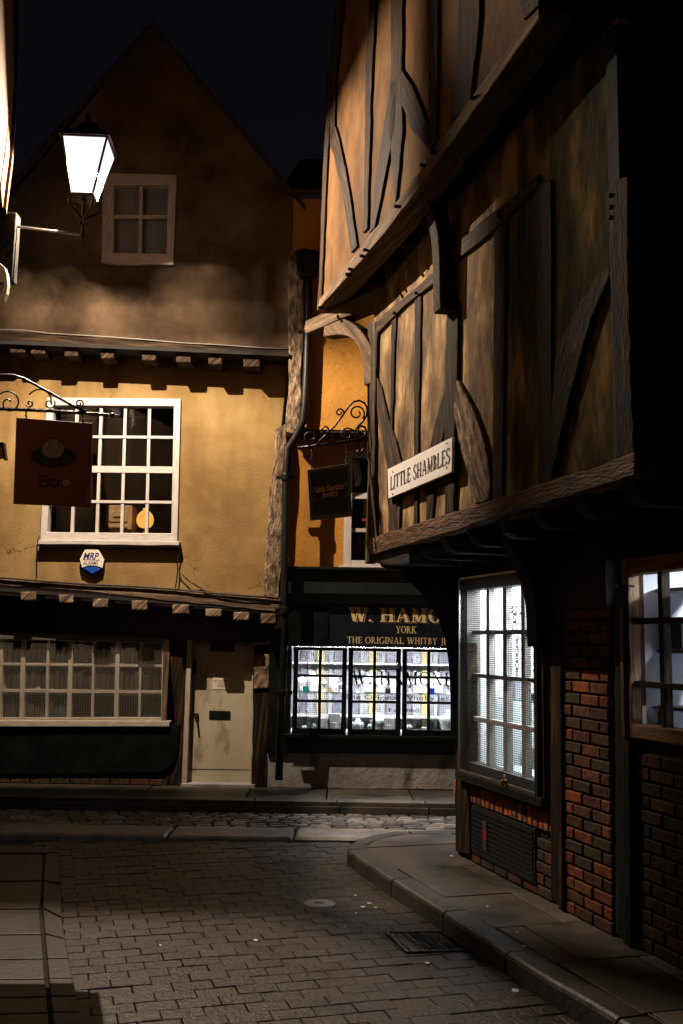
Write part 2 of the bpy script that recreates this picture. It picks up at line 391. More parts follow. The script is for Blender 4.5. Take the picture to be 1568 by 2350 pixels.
# ------------------------------------------------------------------ lettering: a small stroke-built serif alphabet
def arc(cx, cy, rx, ry, a0, a1, tx, ty, n=14):
    q = []
    for i in range(n):
        a, b = R(a0 + (a1 - a0) * i / n), R(a0 + (a1 - a0) * (i + 1) / n)
        o = lambda t: (cx + rx * math.cos(t), cy + ry * math.sin(t))
        k = lambda t: (cx + (rx - tx) * math.cos(t), cy + (ry - ty) * math.sin(t))
        q.append([o(a), o(b), k(b), k(a)])
    return q
def st(x0, y0, x1, y1, t):
    return [[(x0 - t/2, y0), (x0 + t/2, y0), (x1 + t/2, y1), (x1 - t/2, y1)]]
def hb(x0, x1, y, t):
    return [[(x0, y - t/2), (x1, y - t/2), (x1, y + t/2), (x0, y + t/2)]]
def glyph(c, T, h, s):
    """quads of one capital, height 1; T thick stroke, h hairline, s serif overhang"""
    def sv(x, t=T, top=True, bot=True):
        q = st(x, 0, x, 1, t)
        if bot: q += hb(x - t/2 - s, x + t/2 + s, h/2, h)
        if top: q += hb(x - t/2 - s, x + t/2 + s, 1 - h/2, h)
        return q
    m = T/2 + s
    if c == 'I': return sv(m), 2*m
    if c == 'H': return sv(m) + sv(m + .52) + hb(m, m + .52, .5, h), 2*m + .52
    if c == 'T': return sv(.36, top=False) + hb(0, .72, 1 - h/2, h) + st(.02, .80, .02, 1, h) + st(.70, .80, .70, 1, h), .72
    if c == 'L': return sv(m) + hb(m, m + .48, h/2, h) + st(m + .46, 0, m + .48, .24, h), m + .5
    if c == 'E': return sv(m) + hb(m, m + .46, h/2, h) + hb(m, m + .44, 1 - h/2, h) + hb(m, m + .34, .52, h) + st(m+.45, 0, m+.47, .22, h) + st(m+.43, .8, m+.43, 1, h) + st(m+.34, .42, m+.34, .62, h), m + .5
    if c == 'A': return st(.12, 0, .42, 1, h*1.15) + st(.44, 1, .74, 0, T) + hb(.2, .66, .32, h) + hb(0, .25, h/2, h) + hb(.74 - T/2 - s, .74 + T/2 + s, h/2, h), .74 + m
    if c == 'V': return st(.12, 1, .42, 0, T) + st(.44, 0, .74, 1, h*1.15), .8
    if c == 'W': return st(m, 1, m+.24, 0, T) + st(m+.26, 0, m+.46, 1, h*1.15) + st(m+.42, 1, m+.66, 0, T) + st(m+.68, 0, m+.90, 1, h*1.15) + hb(0, 2*m, 1-h/2, h) + hb(m+.42-T/2-s, m+.42+T/2+s, 1-h/2, h) + hb(m+.78, m+1.02, 1-h/2, h), m+1.02
    if c == 'M': return sv(.12, h*1.2) + st(.14, 1, .44, .05, T) + st(.46, .05, .76, 1, h*1.15) + sv(.78), .78 + m
    if c == 'N': return sv(.12, h*1.2) + st(.14, 1, .70, 0, T) + sv(.74, h*1.2, bot=False), .86
    if c == 'O': return arc(.42, .5, .42, .52, 0, 360, T, h, 26), .84
    if c == 'D': return sv(m) + arc(m, .5, .56, .5, -90, 90, T, h), m + .56
    if c == 'R': return sv(m) + arc(m+.06, .74, .36, .26, -90, 90, T, h) + hb(m, m+.08, 1-h/2, h) + hb(m, m+.08, .5, h) + st(m+.2, .5, m+.5, 0, T) + hb(m+.4, m+.66, h/2, h), m + .64
    if c == 'P': return sv(m) + arc(m+.06, .74, .38, .26, -90, 90, T, h) + hb(m, m+.08, 1-h/2, h) + hb(m, m+.08, .5, h), m + .46
    if c == 'B': return sv(m) + arc(m+.06, .75, .32, .25, -90, 90, T, h) + arc(m+.06, .27, .38, .27, -90, 90, T, h) + hb(m, m+.08, 1-h/2, h) + hb(m, m+.08, .52, h) + hb(m, m+.08, h/2, h), m + .46
    if c == 'K': return sv(m) + st(m+.06, .42, m+.48, 1, h*1.15) + st(m+.16, .55, m+.52, 0, T) + hb(m+.34, m+.62, 1-h/2, h) + hb(m+.4, m+.66, h/2, h), m + .64
    if c == 'Y': return st(.12, 1, .37, .48, T) + st(.38, .46, .64, 1, h*1.15) + st(.37, 0, .37, .5, T) + hb(.37-T/2-s, .37+T/2+s, h/2, h) + hb(0, .26, 1-h/2, h) + hb(.52, .76, 1-h/2, h), .76
    if c == 'G': return arc(.44, .5, .44, .52, 45, 320, T, h, 22) + st(.74, .05, .74, .42, T) + hb(.6, .88, .42, h), .86
    if c == 'C': return arc(.44, .5, .44, .52, 45, 315, T, h, 22) + st(.73, .72, .76, .98, h), .8
    if c == 'J': return st(.3, .1, .3, 1, T) + hb(.3-T/2-s, .3+T/2+s, 1-h/2, h) + arc(.12, .06, .18+T/2, .26, -120, 0, T*.8, h), .3 + m
    if c == 'S': return arc(.3, .74, .29, .28, 30, 250, T*.85, h, 14) + arc(.3, .26, .31, .28, -150, 75, T*.95, h, 14) + st(.15, .62, .44, .40, T*1.15) + st(.53, .74, .55, .97, h) + st(.03, .03, .05, .27, h), .62
    if c == '.': return arc(.1, .085, .1, .095, 0, 360, .1, .095, 12), .22
    return [], .34

def write(mb, text, o, rx, up, n, H, width=None, T=.17, h=.06, s=.07, gap=.10, shear=0., lift=.0):
    """lay a line of capitals on a plane; o = left end of the base line"""
    lay = []; x = 0
    for ch in text:
        q, w = glyph(ch, T, h, s)
        lay.append((x, q)); x += w + gap
    total = (x - gap) * H
    k = (width / total) if width else 1.
    e = 0
    for x, q in lay:
        for quad in q:
            e = (e + 1) % 5
            b = len(mb.v)
            for (a, c) in quad:
                mb.v.append(o + rx * ((x + a + shear * c) * H * k) + up * (c * H) + n * (lift + e * .00025))
            mb.face([b, b + 1, b + 2, b + 3])

def typed(text, o, rx, up, n, size, name, mat, parent, width=None, bold=0.):
    """lower-case lettering from Blender's built-in face"""
    cu = bpy.data.curves.new(name, 'FONT'); cu.body = text; cu.size = 1.; cu.offset = bold; cu.resolution_u = 3
    ob = bpy.data.objects.new('tmp', cu); COL.objects.link(ob)
    bpy.context.view_layer.update()
    me0 = bpy.data.meshes.new_from_object(ob.evaluated_get(bpy.context.evaluated_depsgraph_get()))
    pts = [v.co.copy() for v in me0.vertices]; fs = [list(p.vertices) for p in me0.polygons]
    bpy.data.objects.remove(ob); bpy.data.curves.remove(cu); bpy.data.meshes.remove(me0)
    w = max(p.x for p in pts) - min(p.x for p in pts); x0 = min(p.x for p in pts)
    k = size if width is None else width / w
    mb = MB()
    mb.v = [o + rx * ((p.x - x0) * k) + up * (p.y * size) + n * .0 for p in pts]
    for f in fs: mb.face(f)
    return mb.build(name, mat, parent, recalc=False)

# ================================================================== SETTING
CORNER = ground(1045, 1955, .12)
dd = ray(100, 1482); dd.z = 0; dd.normalize()
RN = V((-dd.y, dd.x, 0))
RP = Plane(CORNER, RN, dd)                     # the timber house's street front; t grows away from the camera
UPZ = V((0, 0, 1))

def inside(p, poly):
    x, y = p.x, p.y; r = False; j = len(poly) - 1
    for i in range(len(poly)):
        a, b = poly[i], poly[j]
        if (a.y > y) != (b.y > y) and x < (b.x - a.x) * (y - a.y) / (b.y - a.y) + a.x: r = not r
        j = i
    return r

# ground sheet far beyond the frame
g = MB(); g.v = [V((-40, -30, -.03)), V((40, -30, -.03)), V((40, 60, -.03)), V((-40, 60, -.03))]; g.face([0, 1, 2, 3])
struct(g.build('ground', 'earth_joint'))

def paving(mb, poly, ax, ay, o, l, w, gap, h, bev, tones, z=0., bond=.5, dome=0., jz=.003, jl=0.):
    xs = [(p - o).dot(ax) for p in poly]; ys = [(p - o).dot(ay) for p in poly]
    j0, j1 = int(min(ys) / w) - 1, int(max(ys) / w) + 2
    for j in range(j0, j1):
        x = int(min(xs) / l) * l - l + (bond * l if j % 2 else 0) + random.uniform(-jl, jl) * l
        while x < max(xs) + l:
            ll = l * (1 + random.uniform(-jl, jl))
            c = o + ax * (x + ll / 2) + ay * (j * w)
            c.z = z
            if inside(c, poly):
                k = random.choice(tones); q = random.uniform(.85, 1.15)
                n = (UPZ + ax * random.uniform(-.02, .02) + ay * random.uniform(-.02, .02)).normalized()
                mb.block(c, ax, ay, n, ll - gap, w - gap, h + random.uniform(-jz, jz), bev, tuple(q * a for a in k), dome)
            x += ll

# --- kerb of the near right pavement (photo pixels of its outer top edge)
kpx = [(1150, 1903), (985, 1905), (905, 1907), (850, 1916), (818, 1927), (797, 1939), (797, 1950), (874, 2002), (1003, 2083), (1120, 2160), (1255, 2245), (1378, 2315), (1500, 2392), (1700, 2520), (2200, 2850)]
kout = [ground(u, v, .12) for u, v in kpx]
def offset_path(pts, w):
    out = []
    for i, p in enumerate(pts):
        d = (pts[min(i + 1, len(pts) - 1)] - pts[max(i - 1, 0)]).normalized()
        out.append(p + V((-d.y, d.x, 0)) * w)
    return out
kin = offset_path(kout, .15)

# --- lane of block pavers
lane_poly = [ground(118, 2350, 0), ground(104, 2200, 0), ground(104, 1956, 0), ground(90, 1932, 0), ground(905, 1932, 0), V((kout[6].x + .2, kout[6].y, 0))] + [V((p.x + .08, p.y, 0)) for p in kout[7:]] + [V((3.6, -1, 0)), V((.35, -1, 0))]
mb = MB()
ptone = [(.024, .0178, .0125), (.030, .0225, .0160), (.017, .0140, .0110), (.036, .0260, .0175), (.021, .0155, .0108), (.027, .0225, .0180), (.014, .0115, .0092)]
lax = V((dd.y, -dd.x, 0))
paving(mb, lane_poly, lax, dd, V((0, 0, 0)), .205, .125, .0035, .030, .0035, ptone, z=-.03, jz=.0035, jl=.03)
struct(mb.build('lane', 'paver', recalc=False))

# --- larger old setts where the lane meets the cross street, a row of flat kerb stones, then the cobbled street
mb = MB()
row_y0, row_y1 = ground(700, 1931, 0).y, ground(700, 1908, 0).y
xk = [-9, -6.2, -4.4, -3.1, ground(388, 1920, 0).x, ground(676, 1920, 0).x, ground(905, 1918, 0).x + .5]
for a, b in zip(xk, xk[1:]):
    c = V(((a + b) / 2, (row_y0 + row_y1) / 2, -.03)); q = random.uniform(.9, 1.15)
    mb.block(c, V((1, 0, 0)), V((0, 1, 0)), UPZ, b - a - .03, row_y1 - row_y0, .062, .02, (.21 * q, .206 * q, .20 * q))
struct(mb.build('kerb_row', 'kerb_stone', recalc=False))
mb = MB()
cob_poly = [V((-12, row_y1 + .06, 0)), V((9, row_y1 + .06, 0)), V((9, 10.72, 0)), V((-12, 10.72, 0))]
ctone = [(.125, .123, .122), (.17, .168, .166), (.095, .093, .09), (.26, .258, .256), (.07, .068, .065)]
paving(mb, cob_poly, V((.985, .17, 0)), V((-.17, .985, 0)), V((0, row_y1, 0)), .17, .115, .016, .034, .016, ctone, z=-.03, jl=.16, dome=.0025, jz=.004)
struct(mb.build('street', 'cobble', smooth=False, recalc=False))

# --- near right pavement: kerb stones and big slabs
mb = MB()
acc = 0; L = .85
path = []
for i in range(len(kout) - 1):
    k = max(1, int((kout[i + 1] - kout[i]).length / .10))
    for j in range(k): path.append(kout[i].lerp(kout[i + 1], j / k))
path.append(kout[-1])
seg = [path[0]]; acc = 0
def kerb_stone(seg):
    ins = offset_path(seg, .15); q = random.uniform(.8, 1.25)
    c = (.046 * q, .044 * q, .041 * q); b = len(mb.v); bev = .025; n = len(seg)
    for p, r in zip(seg, ins):
        w = (r - p).normalized()
        zt = .12 + random.uniform(-.002, .002)
        for x in (V((p.x, p.y, -.03)), V((p.x, p.y, zt - bev)), V((p.x, p.y, zt - bev * .35)) + w * bev * .35, V((p.x, p.y, zt)) + w * bev, V((r.x, r.y, zt)), V((r.x, r.y, -.03))):
            mb.v.append(x)
    for i in range(n - 1):
        for k in range(5):
            mb.face([b + i*6 + k, b + (i+1)*6 + k, b + (i+1)*6 + k + 1, b + i*6 + k + 1], None, c)
    mb.face([b + k for k in range(6)], None, c); mb.face([b + (n-1)*6 + k for k in range(6)][::-1], None, c)
for p in path[1:]:
    acc += (p - seg[-1]).length; seg.append(p)
    if acc > L:
        d = (seg[-1] - seg[-2]).normalized()
        kerb_stone(seg[:-1] + [seg[-1] - d * .018]); seg = [p]; acc = 0; L = random.uniform(.75, 1.1)
if len(seg) > 1: kerb_stone(seg)
struct(mb.build('kerb', 'kerb_stone', smooth=False))
mb = MB()
pav = [V((p.x, p.y, 0)) for p in kin] + [V((7, 1, 0)), V((7, 9.3, 0))]
stone = [(.075, .070, .063), (.060, .056, .051), (.092, .085, .076), (.048, .045, .041)]
def clip(poly, o, n):
    out = []
    for i in range(len(poly)):
        a, b = poly[i], poly[(i + 1) % len(poly)]
        da, db = (a - o).dot(n), (b - o).dot(n)
        if da >= 0: out.append(a)
        if (da > 0) != (db > 0) and abs(da - db) > 1e-9: out.append(a.lerp(b, da / (da - db)))
    return out
sy = -10.
row = 0
while sy < 3.2:                                    # slabs in rows across the pavement, cut to the kerb line
    h_ = random.uniform(.62, .86); sx = -4.2 + random.uniform(0, .5)
    while sx < 4:
        w_ = random.uniform(.75, 1.15); gp = .006
        a = CORNER + dd * (sy + gp) - RN * (sx + gp); quad = [a, a - RN * (w_ - 2*gp), a - RN * (w_ - 2*gp) + dd * (h_ - 2*gp), a + dd * (h_ - 2*gp)]
        quad = [V((p.x, p.y, 0)) for p in quad]
        poly = quad
        # clip against each kerb edge locally convex: use the nearest two edges
        cen = sum(quad, V((0, 0, 0))) / 4
        if cen.y < 9.6:
            es = sorted(range(len(pav) - 3), key=lambda i: ((pav[i] + pav[i+1]) / 2 - cen).length)[:5]
            for i in es:
                e = (pav[i+1] - pav[i])
                if e.length < 1e-4: continue
                e.normalize(); nn = V((-e.y, e.x, 0))
                poly = clip(poly, pav[i] + nn * .006, nn)
                if len(poly) < 3: break
            if len(poly) >= 3:
                zt = .118 + random.uniform(-.003, .002); k = random.choice(stone); q = random.uniform(.85, 1.15)
                mb.prism([V((p.x, p.y, zt)) for p in poly], [V((p.x, p.y, -.02)) for p in poly], tuple(q * c for c in k))
        sx += w_
    sy += h_; row += 1
struct(mb.build('pavement', 'slab_stone', bevel=.006))
# dark bedding under the slabs
mb = MB(); fr = [V((p.x, p.y, .10)) for p in pav]; mb.prism(fr, [V((p.x, p.y, -.025)) for p in fr])
struct(mb.build('pavement_bed', 'earth_joint'))

# --- left pavement: flush kerb band and slabs
mb = MB()
ko = [(133, 1956), (142, 2107), (158, 2200), (176, 2287), (190, 2350), (235, 2560), (300, 2900)]
ki = [(104, 1959), (98, 2085), (108, 2200), (116, 2287), (123, 2350), (140, 2560), (170, 2900)]
po = [ground(u, v, .03) for u, v in ko]; pi_ = [ground(u, v, .03) for u, v in ki]
ltone = [(.014, .0072, .0038), (.011, .0062, .0034), (.017, .0086, .0045)]
cuts = [0, .55, 1.0, 1.55, 2.0, 2.55, 3, 3.6, 4.2, 5, 6]
def along(P, s):
    i = min(int(s), len(P) - 2); return P[i].lerp(P[i + 1], s - i)
for a, b in zip(cuts, cuts[1:]):
    aa = a + .012; bb = b - .012
    top = [along(po, aa), along(po, bb), along(pi_, bb), along(pi_, aa)]
    mb.prism([V((p.x, p.y, .032)) for p in top], [V((p.x, p.y, -.03)) for p in top], random.choice(ltone))
    top = [along(pi_, aa) - V((.02, 0, 0)), along(pi_, bb) - V((.02, 0, 0)), along(pi_, bb) - V((.95, .1, 0)), along(pi_, aa) - V((.95, .1, 0))]
    if top[0].y > 0:
        mb.prism([V((p.x, p.y, .028)) for p in top], [V((p.x, p.y, -.03)) for p in top], random.choice(ltone))
        far = [p - V((.97, .1, 0)) for p in top]
        mb.prism([V((p.x, p.y, .026)) for p in far], [V((p.x, p.y, -.03)) for p in far], random.choice(ltone))
top = [ground(60, 1940, .03), ground(120, 1943, .03), ground(133, 1955, .03), ground(104, 1957, .03), ground(-500, 1957, .03), ground(-500, 1935, .03)]
mb.prism([V((p.x, p.y, .031)) for p in top], [V((p.x, p.y, -.03)) for p in top], ltone[0])
struct(mb.build('pavement_left', 'slab_stone', bevel=.006))
mb = MB(); q = [V((p.x + d, p.y, .014)) for P__, d in ((po, -.05), (pi_[::-1], -2.5)) for p in P__]; mb.prism(q, [p - V((0, 0, .04)) for p in q]); struct(mb.build('pavement_left_bed', 'earth_joint'))
# gutter course of blocks along the left kerb
# --- far pavement with its two-step kerb
mb = MB(); x = -12.
while x < 9:
    w_ = random.uniform(.8, 1.2); k = random.choice(stone)
    q = random.uniform(.9, 1.3)
    mb.box((x + .005, 10.61, -.03), (x + w_ - .005, 10.79 , .12), tuple(1.1 * q * c for c in k))
    mb.box((x + .045, 10.58, -.03), (x + w_ + .03, 10.606, .075), tuple(.9 * q * c for c in k))
    mb.box((x - .1, 10.80, -.03), (x + w_ - .115, 12.0, .115), tuple(.7 * c for c in k))
    x += w_
struct(mb.build('pavement_far', 'slab_stone', bevel=.008))

# ================================================================== YELLOW CORNER HOUSE
GY, F1, F2 = YP(11.64), YP(11.36), YP(11.08)
LH = thing('corner_house', 'yellow plastered house with jettied floors, old shop window and cream door', 'house', (-2.2, 11.6, .12))
mb = MB()
mb.ring(F2, [(73, 396), (628, 396), (664, 803), (-160, 754)], [(243, 404), (398, 404), (393, 597), (242, 595)], 0, .16)
mb.poly(F2, [(628, 396), (685, 465), (664, 803)], 0, .16)
mb.poly(F2, [(73, 396), (-160, 754), (-160, 640)], 0, .16)
mb.poly(F2, [(350, 60), (628, 396), (73, 396)], 0, .16)
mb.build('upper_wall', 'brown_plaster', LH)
mb = MB()
mb.ring(F1, [(-160, 770), (664, 800), (606, 1374), (-160, 1322)], [(112, 920), (408, 922), (401, 1238), (100, 1236)], 0, .16)
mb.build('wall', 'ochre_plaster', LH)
# roof slabs behind the gable
mb = MB()
ap, er, el = F2.px(350, 60), F2.px(688, 470), F2.px(-165, 646)
for e in (er, el):
    n = V((0, 0, .07))
    d = (e - ap).normalized()
    fr = [ap + V((0, -.03, 0)), e + V((0, -.03, 0)) + d * .1, e + V((0, 4.5, 0)) + d * .1, ap + V((0, 4.5, 0))]
    mb.prism([p + n for p in fr], fr)
mb.build('roof', 'roof_tile', LH)
# jetty beams
MB().poly(F2, [(-160, 748), (0, 758), (330, 780), (664, 800), (664, 818), (480, 812), (240, 800), (0, 780), (-160, 770)], .035, .2, wob=1.2).build('jetty_beam', 'brown_timber', LH, bevel=.008)
MB().poly(F1, [(-160, 1318), (0, 1328), (200, 1340), (420, 1352), (604, 1366), (645, 1372), (641, 1406), (560, 1395), (400, 1381), (200, 1357), (0, 1343), (-160, 1330)], .04, .2, wob=1.6).build('jetty_beam', 'pale_timber', LH, bevel=.008)
for (u, v, w, h) in ((-60, 790, 36, 24), (40, 797, 36, 24), (86, 800, 34, 24), (163, 806, 33, 23), (246, 811, 32, 23), (342, 816, 33, 22), (421, 820, 36, 23), (494, 825, 33, 22), (578, 829, 40, 25)):
    MB(grain=V((0, 1, 0))).poly(F2, [(u - w/2, v - h/2), (u + w/2, v - h/2), (u + w/2 - 1, v + h/2), (u - w/2 + 1, v + h/2)], .03, .45, wob=.8, grain=V((0, 1, 0))).build('joist', 'brown_timber', LH, bevel=.012)
for (u, v, w, h) in ((-80, 1362, 36, 20), (64, 1368, 36, 20), (151, 1374, 34, 19), (230, 1384, 37, 20), (320, 1389, 37, 22), (415, 1398, 40, 21), (490, 1406, 38, 18), (554, 1414, 37, 19), (616, 1420, 36, 24)):
    MB(grain=V((0, 1, 0))).poly(F1, [(u - w/2, v - h/2), (u + w/2, v - h/2), (u + w/2 - 1, v + h/2), (u - w/2 + 1, v + h/2)], .045, .36, wob=1.0, grain=V((0, 1, 0))).build('joist', 'rotten_timber', LH, bevel=.012)
# soffits
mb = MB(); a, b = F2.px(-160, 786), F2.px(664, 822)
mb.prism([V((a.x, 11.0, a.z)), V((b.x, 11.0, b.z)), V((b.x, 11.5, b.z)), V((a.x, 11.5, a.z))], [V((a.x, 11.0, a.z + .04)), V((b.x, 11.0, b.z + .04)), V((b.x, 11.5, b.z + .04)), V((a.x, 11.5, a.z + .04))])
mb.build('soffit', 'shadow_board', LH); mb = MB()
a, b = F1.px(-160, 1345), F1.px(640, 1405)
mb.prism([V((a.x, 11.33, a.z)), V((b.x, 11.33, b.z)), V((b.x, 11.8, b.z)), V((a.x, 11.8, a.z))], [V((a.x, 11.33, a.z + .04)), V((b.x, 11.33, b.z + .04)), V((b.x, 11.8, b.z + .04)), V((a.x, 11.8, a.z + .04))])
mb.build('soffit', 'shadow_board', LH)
# corner posts at the right end
MB().poly(F2, [(663, 575), (693, 572), (697, 700), (695, 800), (690, 930), (684, 1000), (655, 990), (662, 900), (661, 750)], .05, .25, wob=2.2).build('corner_post', 'rotten_timber', LH, bevel=.012)
MB().poly(F1, [(632, 985), (656, 972), (661, 1040), (658, 1120), (650, 1230), (648, 1290), (640, 1374), (604, 1370), (610, 1240), (622, 1100), (630, 1050)], .05, .25, wob=2.2).build('corner_post', 'rotten_timber', LH, bevel=.012)
# first-floor sash window
win = MB().ring(F1, [(107, 912), (415, 915), (407, 1243), (92, 1240)], [(122, 930), (399, 932), (393, 1224), (108, 1221)], .03, .14).build('window', 'white_paint', LH, bevel=.006)
win['label'] = 'twenty-pane white sash window'
mb = MB()
for k in range(1, 5):
    f = k / 5
    mb.bar(F1, (122 + 277 * f, 930 + 2 * f), (108 + 285 * f, 1221 + 3 * f), .034, .0, .04)
for f, w in ((.245, .03), (.50, .075), (.755, .03)):
    mb.bar(F1, (122 - 14 * f, 930 + 291 * f), (399 - 6 * f, 932 + 292 * f), w, .006, .05)
mb.build('glazing_bars', 'white_paint', win)
MB().poly(F1, [(110, 922), (403, 924), (398, 1232), (100, 1230)], -.045, .004).build('pane', 'window_glass', win)
MB().poly(F1, [(88, 1239), (412, 1242), (410, 1252), (86, 1249)], .10, .12, wob=.7).build('sill', 'white_paint', win, bevel=.006)
MB().poly(F1, [(86, 1250), (410, 1253), (410, 1256), (86, 1253)], .09, .10).build('drip_strip', 'black_paint', win)
# second-floor casement with a net curtain
win = MB().ring(F2, [(236, 396), (406, 400), (398, 602), (233, 599)], [(262, 424), (386, 424), (382, 582), (260, 580)], .03, .12).build('window', 'cream_paint', LH, bevel=.006)
win['label'] = 'small four-pane window with a pale curtain'
MB().bar(F2, (324, 424), (321, 581), .04, .0, .04).bar(F2, (262, 497), (386, 497), .04, .004, .04).build('glazing_bars', 'cream_paint', win)
MB().poly(F2, [(255, 418), (392, 418), (388, 588), (254, 586)], -.05, .004).build('pane', 'window_glass', win)
MB().poly(F2, [(255, 418), (392, 418), (388, 588), (254, 586)], -.12, .01).build('curtain', 'net_curtain', win)
MB().poly(F2, [(232, 598), (400, 601), (399, 608), (345, 606), (300, 609), (232, 604)], .06, .08, wob=1.4).build('sill', 'cream_paint', win, bevel=.006)
# upstairs room behind the sash
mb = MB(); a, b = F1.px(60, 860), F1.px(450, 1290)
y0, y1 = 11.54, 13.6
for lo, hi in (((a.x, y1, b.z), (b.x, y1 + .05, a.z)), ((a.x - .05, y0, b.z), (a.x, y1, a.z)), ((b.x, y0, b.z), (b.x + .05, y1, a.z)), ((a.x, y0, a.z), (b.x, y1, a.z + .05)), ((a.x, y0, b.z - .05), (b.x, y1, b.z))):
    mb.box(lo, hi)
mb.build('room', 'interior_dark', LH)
# shop fascia and ground floor
MB().poly(GY, [(-160, 1355), (640, 1410), (610, 1475), (-160, 1445)], .06, .25).build('fascia_board', 'green_black_paint', LH)
mb = MB(); o = GY.px(208, 1438, .062); e = GY.px(378, 1446, .062)
write(mb, 'CARPENTERS', o, (e - o).normalized(), UPZ, V((0, -1, 0)), .115, width=(e - o).length, T=.12, h=.05)
mb.build('lettering', 'dull_grey', LH, recalc=False)
MB().poly(GY, [(-160, 1442), (0, 1450), (370, 1464), (378, 1474), (0, 1466), (-160, 1460)], .085, .05).build('window_head', 'grey_frame', LH)
win = MB().ring(GY, [(-160, 1455), (389, 1468), (381, 1660), (-160, 1660)], [(-150, 1466), (373, 1476), (369, 1647), (-150, 1648)], .05, .12).build('shop_window', 'cream_paint', LH, bevel=.005)
mb = MB()
cols = [(3, .05), (54, .06), (111, .035), (163, .06), (216, .035), (271, .06), (324, .035), (-52, .05), (-105, .035)]
for u, w in cols:
    mb.bar(GY, (u, 1466 + max(u, 0) * .025), (u - 5, 1648), w * .8, .03, .06)
mb.bar(GY, (-150, 1521), (373, 1528), .032, .028, .05).bar(GY, (-150, 1583), (371, 1588), .034, .028, .05)
mb.build('glazing_bars', 'cream_paint', win)
MB().poly(GY, [(-155, 1462), (376, 1472), (372, 1652), (-155, 1652)], -.012, .004).build('pane', 'window_glass', win)
mb = MB()
tl, br = GY.px(-150, 1470, .065), GY.px(371, 1650, .065)
nx, nz = 92, 44
for i in range(nx + 1):
    x = tl.x + (br.x - tl.x) * i / nx; mb.box((x - .0005, tl.y, br.z), (x + .0005, tl.y + .002, tl.z))
for i in range(nz + 1):
    z = br.z + (tl.z - br.z) * i / nz; mb.box((tl.x, tl.y - .002, z - .0005), (br.x, tl.y, z + .0005))
stuff(mb.build('wire_guard', 'white_wire', win))
MB().poly(GY, [(-160, 1653), (390, 1655), (388, 1668), (-160, 1668)], .11, .14).build('sill', 'cream_paint', win, bevel=.006)
MB().poly(GY, [(375, 1498), (389, 1496), (381, 1660), (370, 1660)], .075, .05).build('side_board', 'pale_timber', win)
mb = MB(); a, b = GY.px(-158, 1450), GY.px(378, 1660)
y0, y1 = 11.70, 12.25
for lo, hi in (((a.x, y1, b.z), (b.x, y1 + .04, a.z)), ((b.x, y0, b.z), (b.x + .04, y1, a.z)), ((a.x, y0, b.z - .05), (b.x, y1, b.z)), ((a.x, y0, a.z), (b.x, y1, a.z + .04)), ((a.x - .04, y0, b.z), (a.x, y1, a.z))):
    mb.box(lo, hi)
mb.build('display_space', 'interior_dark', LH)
zs = [GY.px(100, v, -.3).z for v in (1650, 1588, 1525)]
mb = MB()
for z in zs[1:]: mb.box((a.x, 11.78, z - .018), (b.x, 12.2, z))
mb.build('display_shelf', 'interior_wood', LH)
MB().poly(GY, [(-160, 1668), (412, 1664), (408, 1720), (398, 1752), (372, 1772), (-160, 1778)], .07, .25).build('stall_riser', 'green_black_paint', LH)
MB().poly(GY, [(386, 1470), (432, 1470), (420, 1805), (372, 1808), (374, 1770), (408, 1740)], .04, .2).build('door_post', 'dark_timber', LH, bevel=.01)
MB().poly(GY, [(583, 1480), (618, 1478), (613, 1808), (577, 1806)], .07, .25, wob=1.5).build('corner_post', 'dark_timber', LH, bevel=.012)
MB().poly(GY, [(584, 1505), (618, 1500), (616, 1580), (582, 1582)], .095, .06, wob=2.5).build('post_pad', 'rotten_timber', LH, bevel=.012)

def bricks(mb, pl, t0, t1, z0, z1, off, tones, l=.225, h=.075, gap=.011, dep=.03, soldier=False, skip=None):
    ax, up, n = pl.a, UPZ, pl.n
    if soldier:
        t = t0
        while t < t1:
            mb.block(pl.pt(t + h/2, (z0 + z1) / 2, off - dep), ax, up, n, h - gap, (z1 - z0) - gap, dep + random.uniform(-.004, .004), .005, tuple(random.uniform(.8, 1.2) * c for c in random.choice(tones)))
            t += h
        return
    z = z0; r = 0
    while z + h <= z1 + .02:
        t = t0 - (l/2 if r % 2 else 0)
        while t < t1:
            a, b = max(t, t0), min(t + l, t1)
            if b - a > .03:
                k = tuple(random.uniform(.8, 1.2) * c for c in random.choice(tones))
                if not (skip and skip((a + b) / 2, z)):
                    mb.block(pl.pt((a + b) / 2, z + h/2, off - dep), ax, up, n, b - a - gap, h - gap, dep + random.uniform(-.005, .004), .006, k)
            t += l
        z += h; r += 1
btones = [(.17, .054, .021), (.125, .046, .021), (.088, .038, .021), (.070, .034, .021), (.052, .032, .022), (.042, .030, .023), (.20, .062, .022), (.15, .052, .021), (.055, .034, .023), (.046, .032, .024), (.105, .042, .021)]
dtones = [(.12, .042, .024), (.08, .04, .024), (.055, .038, .026), (.045, .036, .028)]
mb = MB(); a = GY.px(-160, 1775, .05); b = GY.px(374, 1808, .05)
bricks(mb, GY, a.x, b.x, .115, GY.px(100, 1772, .05).z, .05, dtones)
pl = mb.build('plinth', 'brick', LH, recalc=False)
mb = MB(); mb.box((a.x, 11.612, .1), (b.x, 11.8, GY.px(100, 1768, .05).z)); mb.build('mortar_bed', 'mortar', pl)
